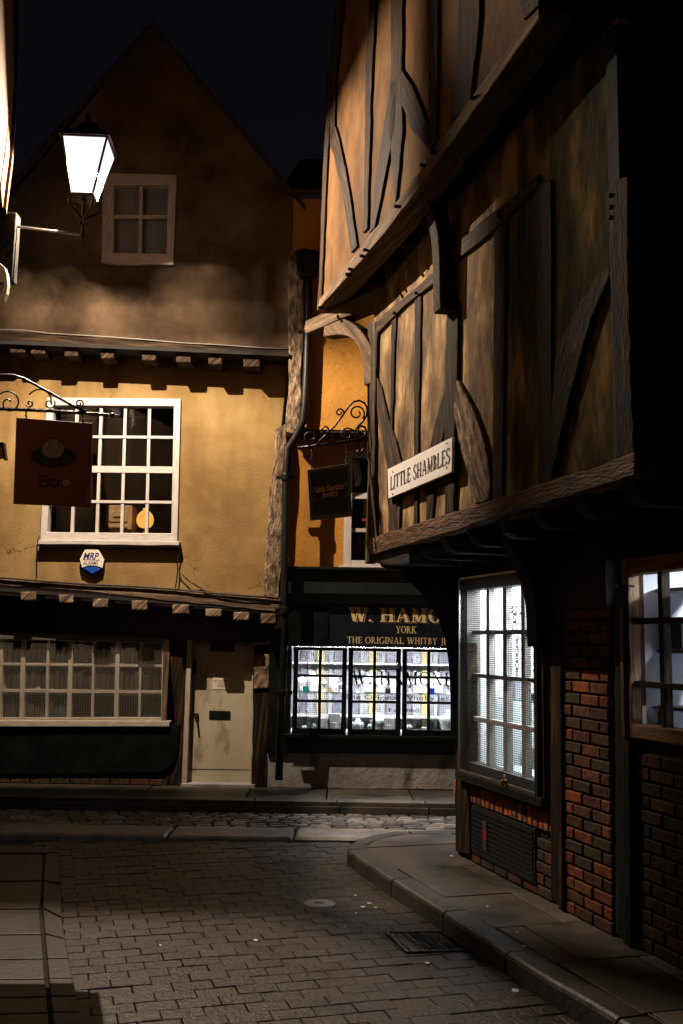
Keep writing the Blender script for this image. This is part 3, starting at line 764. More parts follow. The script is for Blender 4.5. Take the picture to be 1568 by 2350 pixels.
# door
dr = MB().poly(GY, [(440, 1466), (581, 1470), (574, 1801), (427, 1799)], -.06, .05).build('door', 'door_paint', LH)
mb = MB()
mb.bar(GY, (428.5, 1765), (575, 1767), .006, -.0575, .004)
mb.build('board_joints', 'shadow_board', dr)
MB().poly(GY, [(480, 1631), (529, 1632), (529, 1651), (480, 1650)], -.052, .01).build('letter_plate', 'black_paint', dr, bevel=.003)
MB().poly(GY, [(482, 1473), (539, 1474), (539, 1496), (482, 1495)], -.05, .012).build('vent_panel', 'black_paint', dr)
h = GY.px(451, 1641, -.05)
MB().lathe([(.0, -.02), (.024, -.02), (.028, 0), (.024, .02), (0, .02)], h, 12).tube([h, h + V((0, -.05, 0))], .012, 8).tube([h + V((0, -.05, 0)), h + V((.01, -.055, -.07))], .012, 8).build('handle', 'iron', dr)
MB().poly(GY, [(443, 1516), (451, 1516), (450, 1546), (442, 1546)], -.045, .02).build('hinge_plate', 'iron', dr, bevel=.003)
MB().poly(GY, [(430, 1463), (441, 1464), (428, 1801), (417, 1800)], .05, .12).build('door_jamb', 'cream_paint', LH, bevel=.005)
MB().poly(GY, [(580, 1472), (585, 1472), (579, 1802), (573, 1802)], .05, .12).build('door_jamb', 'cream_paint', LH, bevel=.005)
MB().poly(GY, [(441, 1464), (541, 1466), (541, 1471), (441, 1469)], .04, .1).build('door_head', 'grey_frame', LH)
MB().poly(GY, [(415, 1799), (585, 1801), (586, 1812), (413, 1811)], .10, .2).build('door_step', 'render_cement', LH, bevel=.008)

# things on and in the yellow house
def paper(name, label, pl, q, off, mat, lines, lmat='sign_black'):
    t = thing(name, label, 'notice', pl.px(*q[3], off))
    MB().poly(pl, q, off, .003).build('sheet', mat, t)
    for (u, v, txt, w) in lines:
        o = pl.px(u, v, off + .001)
        e = pl.px(u + w, v, off + .001)
        typed(txt, o, pl.a, UPZ, pl.n, .032, 'lettering', lmat, t, width=(e - o).length)
    return t
paper('door_notice', 'small white paper notice with three typed lines on the cream door', GY, [(489, 1553), (527, 1553), (527, 1582), (488, 1582)], -.055, 'paper',
      [(491, 1565, 'NEXT CUSTOMERS', 31), (501, 1571, 'CAUTION', 14), (498, 1577, 'MIND YOUR HEAD', 18)])

al = thing('alarm_box', 'hexagonal white and blue burglar alarm box under the sash window', 'alarm', F1.px(211, 1322, 0))
def hexa(k, cx=211, cy=1290):
    return [(cx + (u - 211) * k, cy + (v - 1290) * k) for u, v in ((196, 1258), (225, 1259), (240, 1285), (234, 1310), (211, 1324), (188, 1309), (182, 1284))]
MB().poly(F1, hexa(1.0), .05, .05).build('case', 'dull_grey', al, bevel=.006)
MB().poly(F1, [(196, 1259), (225, 1260), (239, 1285), (235, 1304), (222, 1299), (203, 1298), (188, 1303), (183, 1284)], .072, .02).build('face', 'alarm_white', al, bevel=.004)
MB().poly(F1, [(190, 1304), (203, 1300), (220, 1301), (232, 1306), (212, 1317)], .066, .02).build('lens', 'alarm_blue', al, bevel=.004)
o = F1.px(191, 1283, .073); typed('MRP', o, V((1, 0, .0)), V((.22, 0, 1)), V((0, -1, 0)), .105, 'lettering', 'letter_blue', al, width=.165, bold=.025)
o = F1.px(190, 1296, .073); typed('ALARMS', o, V((1, 0, 0)), V((.22, 0, 1)), V((0, -1, 0)), .058, 'lettering', 'letter_blue', al, width=.165, bold=.012)
MB().bar(F1, (190, 1284.5), (229, 1285.5), .006, .0735, .001).build('underline', 'letter_blue', al)

mb = MB()
mb.tube([F2.px(u, v, .045) for u, v in ((-160, 748), (0, 756), (60, 758), (110, 765), (180, 769), (250, 773), (330, 779), (420, 787), (500, 791), (600, 798), (664, 801))], .006, 6)
tag(mb.build('wall_cable', 'cable_pale', smooth=True), 'thin pale cable running along the upper jetty beam', 'cable')
mb = MB()
mb.tube([F1.px(u, v, .06) for u, v in ((-160, 1314), (0, 1326), (100, 1334), (200, 1341), (300, 1345), (404, 1352), (450, 1358), (520, 1364), (580, 1368), (640, 1374))], .010, 6)
mb.tube([F1.px(u, v, .05) for u, v in ((410, 1249), (410, 1270), (407, 1290), (408, 1310), (405, 1335), (402, 1352))], .008, 6)
mb.tube([F1.px(u, v, .05) for u, v in ((408, 1308), (420, 1320), (440, 1338), (455, 1345), (470, 1356), (500, 1372), (560, 1380), (620, 1382))], .005, 6)
mb.tube([F1.px(u, v, .05) for u, v in ((406, 1290), (412, 1312), (430, 1332), (452, 1346), (472, 1360))], .004, 6)
tag(mb.build('wall_cable', 'cable_black', smooth=True), 'black cables looping down from the sash window sill to the lower jetty beam', 'cable')
mb = MB(); mb.tube([F1.px(u, v, .03) for u, v in ((90, 1228), (86, 1240), (85, 1290), (84, 1326))], .005, 6)
tag(mb.build('wall_cable', 'cable_black', smooth=True), 'single thin black cable dropping left of the alarm box', 'cable')
mb = MB(); mb.tube([F1.px(u, v, .18) for u, v in ((655, 1290), (668, 1278), (674, 1288), (668, 1300), (658, 1296), (662, 1284), (672, 1292), (660, 1302))], .006, 6)
tag(mb.build('cable_loop', 'cable_black', smooth=True), 'small loose coil of cable at the foot of the orange wall', 'cable')

# cream bundles in the carpenters' shop window
names = ['bottom', 'middle', 'top']
rowh = [.27, .28, .27]
edges = [-50, 0, 54, 111, 163, 216, 271, 324, 368]
for ri in range(3):
    z = zs[ri] + .001
    for ci in range(len(edges) - 1):
        if ri == 0 and ci >= 4: continue
        u0, u1 = edges[ci] + 3, edges[ci + 1] - 3
        if ri > 0 and ci == len(edges) - 2: u1 -= 22
        x0, x1 = GY.px(u0, 1600, -.22).x, GY.px(u1, 1600, -.22).x
        n = 4; top = []
        hh = (zs[ri + 1] - zs[ri] if ri < 2 else .29) * (.80 if ri < 2 else .75)
        mb = MB()
        for k in range(n):
            xa = x0 + (x1 - x0) * k / n; xb = x0 + (x1 - x0) * (k + 1) / n
            h_ = hh * random.uniform(.72, 1.)
            yb = 11.80 + random.uniform(0, .03)
            mb.box((xa + .002, yb, z), (xb - .002, 12.1, z + h_))
        o = mb.build('paper_bundle', 'bundle_cream' if ri else 'bundle_shaded', bevel=.012)
        where = ['leftmost bay', 'first visible bay', 'second bay', 'third bay', 'fourth bay', 'fifth bay', 'sixth bay', 'last bay'][ci]
        tag(o, '%s bundle on the %s shelf of the old shop window, %s' % ('cream' if ri else 'shaded', names[ri], where), 'bundle', 'cream bundles in the old shop window')
rb = MB(); a = GY.px(352, 1586, -.2); b = GY.px(367, 1550, -.2); rb.box((a.x, 11.80, zs[1] + .001), (b.x, 11.86, b.z))
tag(rb.build('red_box', 'red_card', bevel=.004), 'dark red box at the right end of the old shop window', 'box')
# chest and lamp in the upstairs room
a, b = F1.px(240, 1212, -.9), F1.px(304, 1160, -.9)
zf = F1.px(250, 1290, 0).z
ch = thing('chest_of_drawers', 'small oak chest of drawers seen through the sash window', 'chest', ((a.x + b.x) / 2, 12.3, zf))
MB().box((a.x, 12.26, zf), (b.x, 12.6, b.z)).build('carcass', 'oak', ch, bevel=.01)
for zc in (b.z - .14, b.z - .32):
    d_ = MB().box((a.x + .05, 12.245, zc - .07), (b.x - .05, 12.262, zc + .07)).build('drawer', 'oak', ch, bevel=.006)
    MB().box(((a.x + b.x) / 2 - .06, 12.225, zc - .006), ((a.x + b.x) / 2 + .06, 12.235, zc + .006)).build('handle', 'brass', d_)
c = F1.px(330, 1190, -.9)
lp = thing('orange_lamp', 'small glowing orange lamp beside the chest upstairs', 'lamp', (c.x, 12.35, zf))
MB().lathe([(.09, 0), (.09, .02), (.02, .05), (.018, c.z - zf - .12), (.03, c.z - zf - .1)], (c.x, 12.35, zf), 14).build('stand', 'orange_glaze', lp, smooth=True)
MB().lathe([(.03, -.11), (.07, -.095), (.098, -.06), (.108, -.01), (.098, .045), (.07, .085), (.035, .11), (.03, .14)], (c.x, 12.35, c.z), 24).build('shade', 'amber_lamp', lp, smooth=True)

# drain pipe between the houses
dp = thing('downpipe', 'black cast-iron rainwater pipe with hopper head between yellow and orange houses', 'drainpipe', V((F1.px(648, 1800, .15).x, 11.45, .12)))
q = lambda u, v, o=.085: F2.px(u, v, o)
a, b, c_, d_ = q(676, 572, .1), q(733, 568, .1), q(728, 618, .1), q(690, 634, .1)
MB().poly(F2, [(676, 574), (700, 568), (733, 574), (731, 622), (716, 632), (690, 634), (678, 622)], .16, .26, wob=1.5).build('hopper', 'black_paint', dp, bevel=.02)
MB().tube([q(709, 625), q(709, 700), q(704, 850), q(700, 930), q(696, 968), F1.px(678, 1004, .30), F1.px(660, 1030, .30), F1.px(656, 1100, .30), F1.px(655, 1200, .30), F1.px(653, 1300, .30), F1.px(654, 1400, .30), F1.px(652, 1500, .18), F1.px(645, 1640, .16), F1.px(640, 1790, .16)], .043, 12).build('pipe', 'black_wire', dp, smooth=True)
for (pl, u, v, o) in ((F2, 706, 760, .085), (F1, 656, 1095, .30), (F1, 654, 1400, .30), (F1, 648, 1590, .16)):
    p = pl.px(u, v, o); MB().lathe([(.054, -.04), (.058, -.02), (.058, .02), (.054, .04)], p, 12).box((p.x - .11, p.y + .03, p.z - .02), (p.x + .11, p.y + .06, p.z + .02)).build('collar', 'black_paint', dp)

# ================================================================== ORANGE HOUSE WITH GREEN JEWELLERY SHOP
HP, HW, HU = YP(11.58), YP(11.45), YP(11.07)
HM = thing('jet_shop', 'orange house with dark green shopfront, gold lettering and brightly lit windows', 'shop', (.4, 11.6, .12))
XR = 3.6
def wx(u, v): return HW.px(u, v)
zt = HW.px(700, 456).z; zb = HW.px(700, 1310).z
xl = HW.px(662, 900).x; wl, wr = HW.px(793, 1150).x, HW.px(793, 1150).x + 1.0
zs0, zs1 = HW.px(800, 1300).z, HW.px(800, 1035).z
zj = HU.px(760, 986).z
mb = MB(); xu = HU.px(664, 900).x
mb.box((xu, 11.07, zj), (XR, 11.3, HU.px(700, 456).z)); mb.build('jettied_wall', 'orange_plaster', HM)
mb = MB()
for lo, hi in (((xl, zb), (wl, zj + .05)), ((wr, zb), (XR, zj + .05)), ((wl, zb), (wr, zs0)), ((wl, zs1), (wr, zj + .05))):
    mb.box((lo[0], 11.45, lo[1]), (hi[0], 11.7, hi[1]))
mb.build('wall', 'orange_plaster', HM)
MB().box((xu, 11.08, zj - .002), (XR, 11.5, zj - .03)).build('jetty_soffit', 'shadow_board', HM)
zt = HU.px(700, 456).z
mb = MB(); mb.prism([V((xl - .1, 10.98, zt)), V((XR, 10.98, zt)), V((XR, 15, zt + 2.4)), V((xl - .1, 15, zt + 2.4))], [V((xl - .1, 10.98, zt + .07)), V((XR, 10.98, zt + .07)), V((XR, 15, zt + 2.47)), V((xl - .1, 15, zt + 2.47))])
mb.build('roof', 'roof_tile', HM)
fw = MB()
fw.box((wl - .01, 11.430, zs0), (wl + .075, 11.550, zs1)).box((wr - .075, 11.430, zs0), (wr + .01, 11.550, zs1)).box((wl + .075, 11.432, zs1 - .07), (wr - .075, 11.550, zs1)).box((wl + .075, 11.432, zs0), (wr - .075, 11.550, zs0 + .07))
win = fw.build('window', 'white_paint', HM, bevel=.005)
zz = [HW.px(820, v).z for v in (1216, 1137)]
MB().box((wl + .075, 11.470, zz[0] - .02), (wr - .075, 11.520, zz[0] + .02)).box((wl + .075, 11.460, zz[1] - .035), (wr - .075, 11.515, zz[1] + .035)).box(((wl + wr) / 2 - .015, 11.470, zs0 + .07), ((wl + wr) / 2 + .015, 11.520, zs1 - .07)).build('glazing_bars', 'white_paint', win)
MB().box((wl + .07, 11.525, zs0 + .06), (wr - .07, 11.529, zs1 - .06)).build('pane', 'smoked_glass', win)
MB().box((wl + .05, 11.630, zs0), (wr - .05, 11.670, zs1)).build('blind', 'sign_black', win)
MB().box((wl - .06, 11.330, zs0 - .06), (wr + .06, 11.490, zs0)).build('sill', 'white_paint', win, bevel=.006)
o = HW.px(831, 1196, -.07); typed('OPEN', o, V((1, 0, 0)), UPZ, V((0, -1, 0)), .045, 'lettering', 'pink_letter', win)
# shopfront
def hz(v, off=0.): return HP.px(760, v, off).z
xa = HP.px(652, 1350, .35).x; xe = 2.7
MB().box((xa - .02, 11.12, hz(1309, .44)), (xe, 11.70, hz(1301, .44))).build('cornice', 'green_black_paint', HM, bevel=.008)
mb = MB(); za, zc, zd = hz(1309, .40), hz(1362, .40), hz(1386, .32)
mb.prism([V((xa, 11.18, za)), V((xa, 11.18, zc)), V((xa, 11.24, zd)), V((xa, 11.66, zd)), V((xa, 11.66, za))], [V((xe, 11.18, za)), V((xe, 11.18, zc)), V((xe, 11.24, zd)), V((xe, 11.66, zd)), V((xe, 11.66, za))])
mb.build('blind_box', 'green_paint', HM, bevel=.006)
MB().box((xa + .06, 11.28, hz(1484, .3)), (xe, 11.66, zd - .003)).build('fascia_board', 'navy_paint', HM, bevel=.004)
MB().box((xa + .06, 11.268, hz(1484, .3)), (xa + .5, 11.279, zd - .01)).build('side_board', 'green_black_paint', HM)
n_ = V((0, -1, 0)); X_ = V((1, 0, 0))
def line(text, u0, u1, v0, v1, layers, **k):
    o = HP.px(u0, v1, .301); e = HP.px(u1, v1, .301); H = HP.px(u0, v0, .301).z - o.z
    for mat, dx, dz, lift in layers:
        mb = MB(); write(mb, text, o + V((dx, 0, -dz)), X_, UPZ, n_, H, width=e.x - o.x, lift=lift, **k); mb.build('lettering', mat, HM, recalc=False)
line('W. HAMOND', 799, 1078, 1394, 1426, (('gold_leaf', .018, .014, .0), ('navy_paint', .011, .009, .002), ('gold_leaf', 0, 0, .004)), T=.21, h=.075, s=.08, gap=.09)
line('YORK', 909, 956, 1437, 1453, (('gold_leaf', 0, 0, 0),), T=.16, h=.07, gap=.06)
line('THE ORIGINAL WHITBY JET STORE', 797, 1105, 1461, 1476, (('gold_leaf', 0, 0, 0),), T=.15, h=.065, gap=.09)
# pilaster, sill and riser
MB().box((HP.px(616, 1600).x, 11.535, hz(1728)), (HP.px(668, 1600).x, 11.7, hz(1484, .08) + .2)).build('pilaster', 'green_black_paint', HM, bevel=.006)
MB().box((HP.px(652, 1690).x, 11.46, hz(1695, .12)), (xe, 11.7, hz(1687, .12))).build('shop_sill', 'green_black_paint', HM, bevel=.006)
MB().box((HP.px(668, 1690).x, 11.54, hz(1728)), (xe, 11.7, hz(1695, .12) - .002)).build('stall_riser', 'green_black_paint', HM, bevel=.005)
MB().poly(HP, [(614, 1727), (1200, 1733), (1200, 1815), (612, 1808)], .0, .12, wob=.8).build('plinth', 'render_cement', HM, bevel=.006)
cx_ = [671, 797, 921, 1046, 1171]
for i in range(4):
    u0, u1 = cx_[i] + 2, cx_[i + 1] - 2
    x0, x1 = HP.px(u0, 1600).x, HP.px(u1, 1600).x; z0, z1 = hz(1686), hz(1486)
    fr = MB().box((x0, 11.53, z0), (x0 + .05, 11.60, z1)).box((x1 - .05, 11.53, z0), (x1, 11.60, z1)).box((x0 + .05, 11.532, z0), (x1 - .05, 11.60, z0 + .07)).box((x0 + .05, 11.532, z1 - .035), (x1 - .05, 11.60, z1))
    cs = fr.build('casement', 'green_black_paint', HM, bevel=.004)
    m = MB(); xm = (x0 + x1) / 2; m.box((xm - .017, 11.545, z0 + .07), (xm + .017, 11.585, z1 - .035))
    for v in (1551.5, 1609): m.box((x0 + .05, 11.548, hz(v) - .014), (x1 - .05, 11.583, hz(v) + .014))
    m.build('glazing_bars', 'green_black_paint', cs)
    MB().box((x0 + .04, 11.588, z0 + .06), (x1 - .04, 11.591, z1 - .03)).build('pane', 'window_glass', cs)
    m = MB(); ny = 25; nz = 42
    for k in range(ny + 1):
        x = x0 + .03 + (x1 - x0 - .06) * k / ny; m.box((x - .0011, 11.515, z0 + .02), (x + .0011, 11.517, z1 - .01))
    for k in range(nz + 1):
        z = z0 + .02 + (z1 - z0 - .03) * k / nz; m.box((x0 + .03, 11.5125, z - .0011), (x1 - .03, 11.5145, z + .0011))
    stuff(m.build('wire_guard', 'black_wire', cs))
    MB().box((x0 - .0, 11.508, z0 + .0), (x0 + .03, 11.522, z1)).build('guard_rail', 'green_black_paint', cs)
    MB().box((x1 - .03, 11.508, z0), (x1, 11.522, z1)).build('guard_rail', 'green_black_paint', cs)
pg = YP(11.586)
for txt, u0, u1, v0, v1, kw in (('W. HAMOND', 808, 1042, 1540, 1570, dict(T=.15, h=.045, gap=.14)),):
    o = pg.px(u0, v1); e = pg.px(u1, v1); mb = MB()
    write(mb, txt, o, X_, UPZ, n_, pg.px(u0, v0).z - o.z, width=e.x - o.x, **kw); mb.build('window_lettering', 'sign_black', HM, recalc=False)
o = pg.px(790, 1604); e = pg.px(1092, 1604); typed('The Original Whitby Jet Store', o, X_, UPZ, n_, .075, 'window_lettering', 'sign_black', HM, width=e.x - o.x)
o = pg.px(893, 1634); e = pg.px(962, 1634); typed('Est 1860', o, X_, UPZ, n_, .06, 'window_lettering', 'sign_black', HM, width=e.x - o.x)
# shop interior
ix0, ix1, iz0, iz1 = HP.px(668, 1600).x - .06, xe - .1, hz(1688), hz(1478)
mb = MB()
iy0, iy1 = 11.61, 12.75
mb.box((ix0, iy1, iz0 - .03), (ix1, iy1 + .04, iz1)).box((ix0 - .04, iy0, iz0 - .03), (ix0, iy1, iz1)).box((ix1, iy0, iz0 - .03), (ix1 + .04, iy1, iz1)).box((ix0, iy0, iz0 - .05), (ix1, iy1, iz0 - .01)).box((ix0, iy0, iz1), (ix1, iy1, iz1 + .04))
mb.build('interior', 'interior_white', HM)
MB().box((ix0 + .1, 11.63, iz1 - .03), (ix1 - .1, 11.70, iz1 - .006)).build('light_strip', 'shop_tube', HM)
m1, m2, m3 = MB(), MB(), MB()
for i in range(5):
    xs_ = HP.px(640 + i * 121, 1600, -1.1).x
    for (o0, o1, mm) in ((.03, .20, m1), (.27, .33, m1), (.36, .40, m3), (.47, .56, m2), (.62, .66, m3)):
        mm.box((xs_ + o0, iy1 - .05 - .02 * o1, iz0), (xs_ + o1, iy1 - .005, iz1 - .06))
m1.build('back_panel', 'interior_slate', HM); m2.build('yellow_upright', 'interior_yellow', HM); m3.build('back_rail', 'interior_blue', HM)
zsh = HP.px(720, 1588, -.3).z
MB().box((ix0, 11.72, zsh - .012), (ix1, 12.05, zsh)).build('display_shelf', 'shelf_glass', HM)
m = MB()
for z in (hz(1520, -1.), hz(1640, -1.)): m.box((ix0, iy1 - .3, z - .02), (ix1, iy1 - .06, z))
m.build('back_shelf', 'interior_white', HM)

# jewellery stands in the window
def bust(name, x, y, z, h, label, group, kind):
    if kind == 0:
        prof = [(.30, 0), (.33, .05), (.28, .22), (.34, .45), (.40, .62), (.33, .76), (.14, .84), (.12, 1.0)]
        mb = MB().lathe([(r * h, q * h) for r, q in prof], (x, y, z), 14, 1., .5)
    elif kind == 1:
        mb = MB().lathe([(.22 * h, 0), (.24 * h, .03 * h), (.07 * h, .08 * h), (.06 * h, .55 * h), (.20 * h, .6 * h), (.26 * h, .8 * h), (.14 * h, .97 * h), (0.02 * h, h)], (x, y, z), 14)
    else:
        mb = MB().box((x - .3 * h, y - .05, z), (x + .3 * h, y + .05, z + h))
        mb.box((x - .2 * h, y - .07, z), (x + .1 * h, y - .052, z + .6 * h))
    tag(mb.build(name, 'bust_white', bevel=.004 if kind == 2 else 0, smooth=kind != 2), label, 'display stand', group)
spec = [(692, 'u', .19, 0), (716, 'u', .235, 0), (744, 'u', .13, 1), (765, 'u', .17, 2), (782, 'u', .11, 1),
        (822, 'u', .14, 1), (849, 'u', .22, 0), (876, 'u', .19, 0), (905, 'u', .16, 2), (941, 'u', .15, 1), (966, 'u', .20, 0), (1003, 'u', .24, 0), (1030, 'u', .14, 1),
        (722, 'l', .12, 1), (748, 'l', .19, 2), (768, 'l', .24, 2), (700, 'l', .09, 2), (822, 'l', .19, 0), (850, 'l', .13, 1), (872, 'l', .25, 0), (893, 'l', .20, 2), (940, 'l', .13, 1), (975, 'l', .10, 2), (1031, 'l', .30, 0)]
cnt = {}
kinds = ['necklace bust', 'ring stand', 'display block']
ordn = ['first', 'second', 'third', 'fourth', 'fifth', 'sixth']
for u, lv, h_, kd in spec:
    z = (zsh + .001) if lv == 'u' else iz0 - .009
    y = 11.86 if lv == 'u' else 11.80
    x = HP.px(u, 1600, -.25).x
    cas = 'left' if u < 797 else ('middle' if u < 921 else 'right')
    key = (cas, lv); cnt[key] = cnt.get(key, 0) + 1
    bust(('necklace_bust', 'ring_stand', 'display_block')[kd], x, y, z, h_, 'white %s on the %s of the %s casement, %s from left' % (kinds[kd], 'glass shelf' if lv == 'u' else 'window floor', cas, ordn[cnt[key] - 1]), 'white jewellery stands in the lit shop window', kd)
for k_, (u, lv, h_, mt, lab) in enumerate(((702, 'u', .07, 'teal_glass', 'small teal card'), (757, 'u', .06, 'gold_leaf', 'small gold card'), (836, 'l', .07, 'teal_glass', 'small teal card'), (890, 'u', .06, 'sign_black', 'small black card'), (955, 'l', .08, 'gold_leaf', 'small gold card'), (990, 'u', .07, 'alarm_blue', 'small blue card'), (735, 'l', .07, 'alarm_blue', 'small blue card'), (1012, 'l', .07, 'sign_black', 'small black card'))):
    x = HP.px(u, 1600, -.2).x; z = zsh + .001 if lv == 'u' else iz0 - .009
    m = MB(); m.box((x - h_ * .5, 11.735, z), (x + h_ * .5, 11.742, z + h_))
    tag(m.build('price_card', mt), '%s on the %s of the %s casement of the lit shop' % (lab, 'glass shelf' if lv == 'u' else 'window floor', 'left' if u < 797 else ('middle' if u < 921 else 'right')), 'card', 'cards in the lit shop window')
for u, v, lab in ((914, 1529, 'small steel padlock on the wire guard over the jet shop window'),):
    p = HP.px(u, v, .085); t = thing('padlock', lab, 'padlock', p)
    MB().box((p.x - .022, p.y - .012, p.z - .03), (p.x + .022, p.y + .012, p.z + .01)).build('body', 'steel', t, bevel=.004)
    MB().tube([p + V((.014 * math.cos(a), 0, .012 + .022 * math.sin(a))) for a in [math.pi * k / 8 for k in range(9)]], .004, 6).build('shackle', 'steel', t, smooth=True)

# ================================================================== TIMBER-FRAMED HOUSE ON THE RIGHT
TH = thing('timber_house', 'leaning timber-framed house with two jettied floors over a lit shop window', 'house', (CORNER.x + .6, CORNER.y - 2, .12))
K1, K2 = .55, .85
TN = -3.42                                        # near end of the jetties
# second floor
pl2 = [(728, 712), (1236, 34), (1232, -420), (826, -420), (800, -150), (770, 150), (748, 400)]
MB().poly(RP, pl2, K2, .12).build('upper_wall', 'gable_plaster', TH)
MB().poly(RP, [(727, 714), (733, 686), (836, 556), (960, 396), (1092, 206), (1238, 14), (1238, 40), (1138, 182), (1040, 322), (950, 446), (860, 560), (790, 643)], K2 + .05, .2, wob=1.6).build('bressumer', 'pale_timber', TH, bevel=.01)
studs2 = [
 ([(729, 700), (737, 690), (748, 430), (764, 150), (800, -150), (790, -150), (752, 150), (740, 420)], 1, 'post'),
 ([(757, 300), (770, 290), (793, 390), (806, 470), (819, 565), (805, 580), (793, 490), (780, 420), (757, 330)], 1.5, 'brace'),
 ([(757, 150), (776, -100), (800, -100), (783, 60), (770, 180), (768, 300), (757, 330)], 1.5, 'brace'),
 ([(838, 170), (855, -150), (871, -150), (853, 170), (845, 420), (842, 525), (832, 535), (836, 420)], 1, 'stud'),
 ([(899, -300), (925, -300), (922, 164), (924, 300), (910, 440), (906, 480), (893, 300), (897, 164)], 1, 'post'),
 ([(897, 190), (912, 180), (905, 300), (880, 420), (860, 520), (848, 535), (862, 400), (880, 290)], 1.2, 'brace'),
 ([(921, 160), (945, 195), (975, 270), (1004, 315), (985, 345), (945, 300), (918, 230)], 1.2, 'brace'),
 ([(982, -200), (1006, -200), (1003, 160), (1000, 310), (985, 330), (984, 160)], 1, 'stud'),
 ([(1062, -200), (1108, -200), (1098, 60), (1078, 240), (1034, 275), (1046, 160)], 1.2, 'stud'),
 ([(1186, -50), (1200, 45), (1236, 10), (1240, -200), (1190, -200)], 1, 'post')]
for q, w, nm in studs2:
    MB().poly(RP, q, K2 + .022, .06, wob=w).build(nm, 'dark_timber', TH, bevel=.006)
TA = RP.t(728, 712, K2)
z2a, z2n = RP.px(728, 712, K2).z, RP.px(1236, 34, K2).z
def zsof(t): return z2a + (z2n - z2a) * (TA - t) / (TA - TN)
def slab(name, mat, t0, t1, o0, o1, zf, th):
    m = MB(); lo = [RP.pt(t, zf(t), o) for t, o in ((t0, o0), (t1, o0), (t1, o1), (t0, o1))]
    m.prism(lo, [p + V((0, 0, th)) for p in lo]); return m.build(name, mat, TH)
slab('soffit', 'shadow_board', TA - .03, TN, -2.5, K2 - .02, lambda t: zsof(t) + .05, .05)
# end wall facing the cross street and a plain cap far above the frame
m = MB(); fr = [RP.pt(TA - .05, z, o) for z, o in ((z2a, K2 - .125), (z2a, -3), (9.5, -3), (9.5, K2 - .125))]; m.prism(fr, [p - dd * .1 for p in fr]); m.build('gable_wall', 'gable_plaster', TH)
m = MB(); m.rect(RP, TN + .1, TN, z2n, 9.5, K2 - .125, 4.0); m.build('party_wall', 'shadow_board', TH)
slab('roof', 'roof_tile', TA + .2, TN, -3, K2 + .1, lambda t: 9.4, .1)
for (u, v) in ((762, 684), (798, 647), (836, 602), (868, 557), (908, 505), (952, 448), (1003, 380), (1060, 300), (1125, 210), (1195, 110)):
    t = RP.t(u, v, K2 - .02); z = zsof(t) + .045
    pr = [(K1 - .05, z), (K1 - .05, z - .13), (K2 - .05, z - .13), (K2 - .015, z - .11), (K2 + .005, z - .06), (K2 + .005, z)]
    m = MB(grain=RN); fr = [RP.pt(t - .055, zz_, o) for o, zz_ in pr]; bk = [RP.pt(t + .055, zz_, o) for o, zz_ in pr]
    m.prism(fr, bk, grain=RN); m.build('joist', 'brown_timber', TH, bevel=.01)
for (u, v) in ((739, 706), (802, 630), (808, 618), (835, 588), (843, 574), (915, 474), (975, 380), (1000, 350), (1090, 225)):
    p = RP.px(u, v, K2 + .05); MB().tube([p - RN * .02, p + RN * .035], .013, 7).build('peg', 'dark_timber', TH)
# corner tie beam with its curved bracket
t0 = RP.t(760, 735, K2 - .1)
zb_ = RP.px(735, 742, K2 + .05).z
pr = [(K2 + .10, zb_), (K2 + .12, zb_ + .05), (K2 + .1, zb_ + .13), (K1 - .1, zb_ + .17), (K1 - .1, zb_ + .02)]
m = MB()
_T1 = RP.t(850, 1290, K1)
ea = RP.pt(_T1 - .05, 0, K1 - .05); eb = RP.pt(TA, 0, K2); eb_ = eb - ea; le = eb_.length; ee = eb_.normalized(); ew = V((-ee.y, ee.x, 0))
pr = [(le + .08, zb_), (le + .1, zb_ + .05), (le + .08, zb_ + .13), (-.1, zb_ + .17), (-.1, zb_ + .02)]
m.prism([ea + ee * o + UPZ * z - ew * .08 for o, z in pr], [ea + ee * o + UPZ * z + ew * .08 for o, z in pr], grain=ee); m.build('tie_beam', 'pale_timber', TH, bevel=.012)
def bracket(name, o, e, side, w, o0, z0, o1, z1, ctrl, thk, mat, n=12):
    """curved timber brace: a Bezier strip in the vertical plane through e, w wide"""
    A, C, B = V((o0, 0, z0)), V((ctrl[0], 0, ctrl[1])), V((o1, 0, z1))
    inn, out = [], []
    for i in range(n + 1):
        f = i / n
        p = A * (1 - f)**2 + C * 2 * f * (1 - f) + B * f * f
        d = ((C - A) * (1 - f) + (B - C) * f).normalized(); nn = V((-d.z, 0, d.x))
        k = thk * (1 + .25 * math.cos(f * 6))
        inn.append(p + nn * k * .5); out.append(p - nn * k * .5)
    pts = inn + out[::-1]
    W = lambda p, s: V(o) + e * p.x + side * s + UPZ * p.z
    m = MB(); b = len(m.v)
    nn_ = len(pts)
    fr = [W(p, -w / 2) for p in pts]; bk = [W(p, w / 2) for p in pts]
    m.v = fr + bk
    for i in range(n):
        j = 2 * n + 1 - i
        m.face([i, i + 1, j - 1, j], e + UPZ); m.face([nn_ + i, nn_ + j, nn_ + j - 1, nn_ + i + 1], e + UPZ)
    for i in range(nn_):
        j = (i + 1) % nn_; m.face([i, nn_ + i, nn_ + j, j], e + UPZ)
    return m.build(name, mat, TH, bevel=.008)
zlo = RP.px(858, 880, K1).z
bracket('bracket', V((ea.x, ea.y, 0)), ee, ew, .14, .04, zlo, le * .78, zb_ + .0, (.06, zb_ - .08), .15, 'pale_timber')
t1 = RP.t(1040, 700, K1)
bracket('bracket', RP.pt(t1, 0, 0), RN, dd, .13, K1 + .03, RP.px(1042, 716, K1).z, K2 - .03, zsof(t1) - .02, (K1 + .06, zsof(t1) - .12), .15, 'brown_timber')
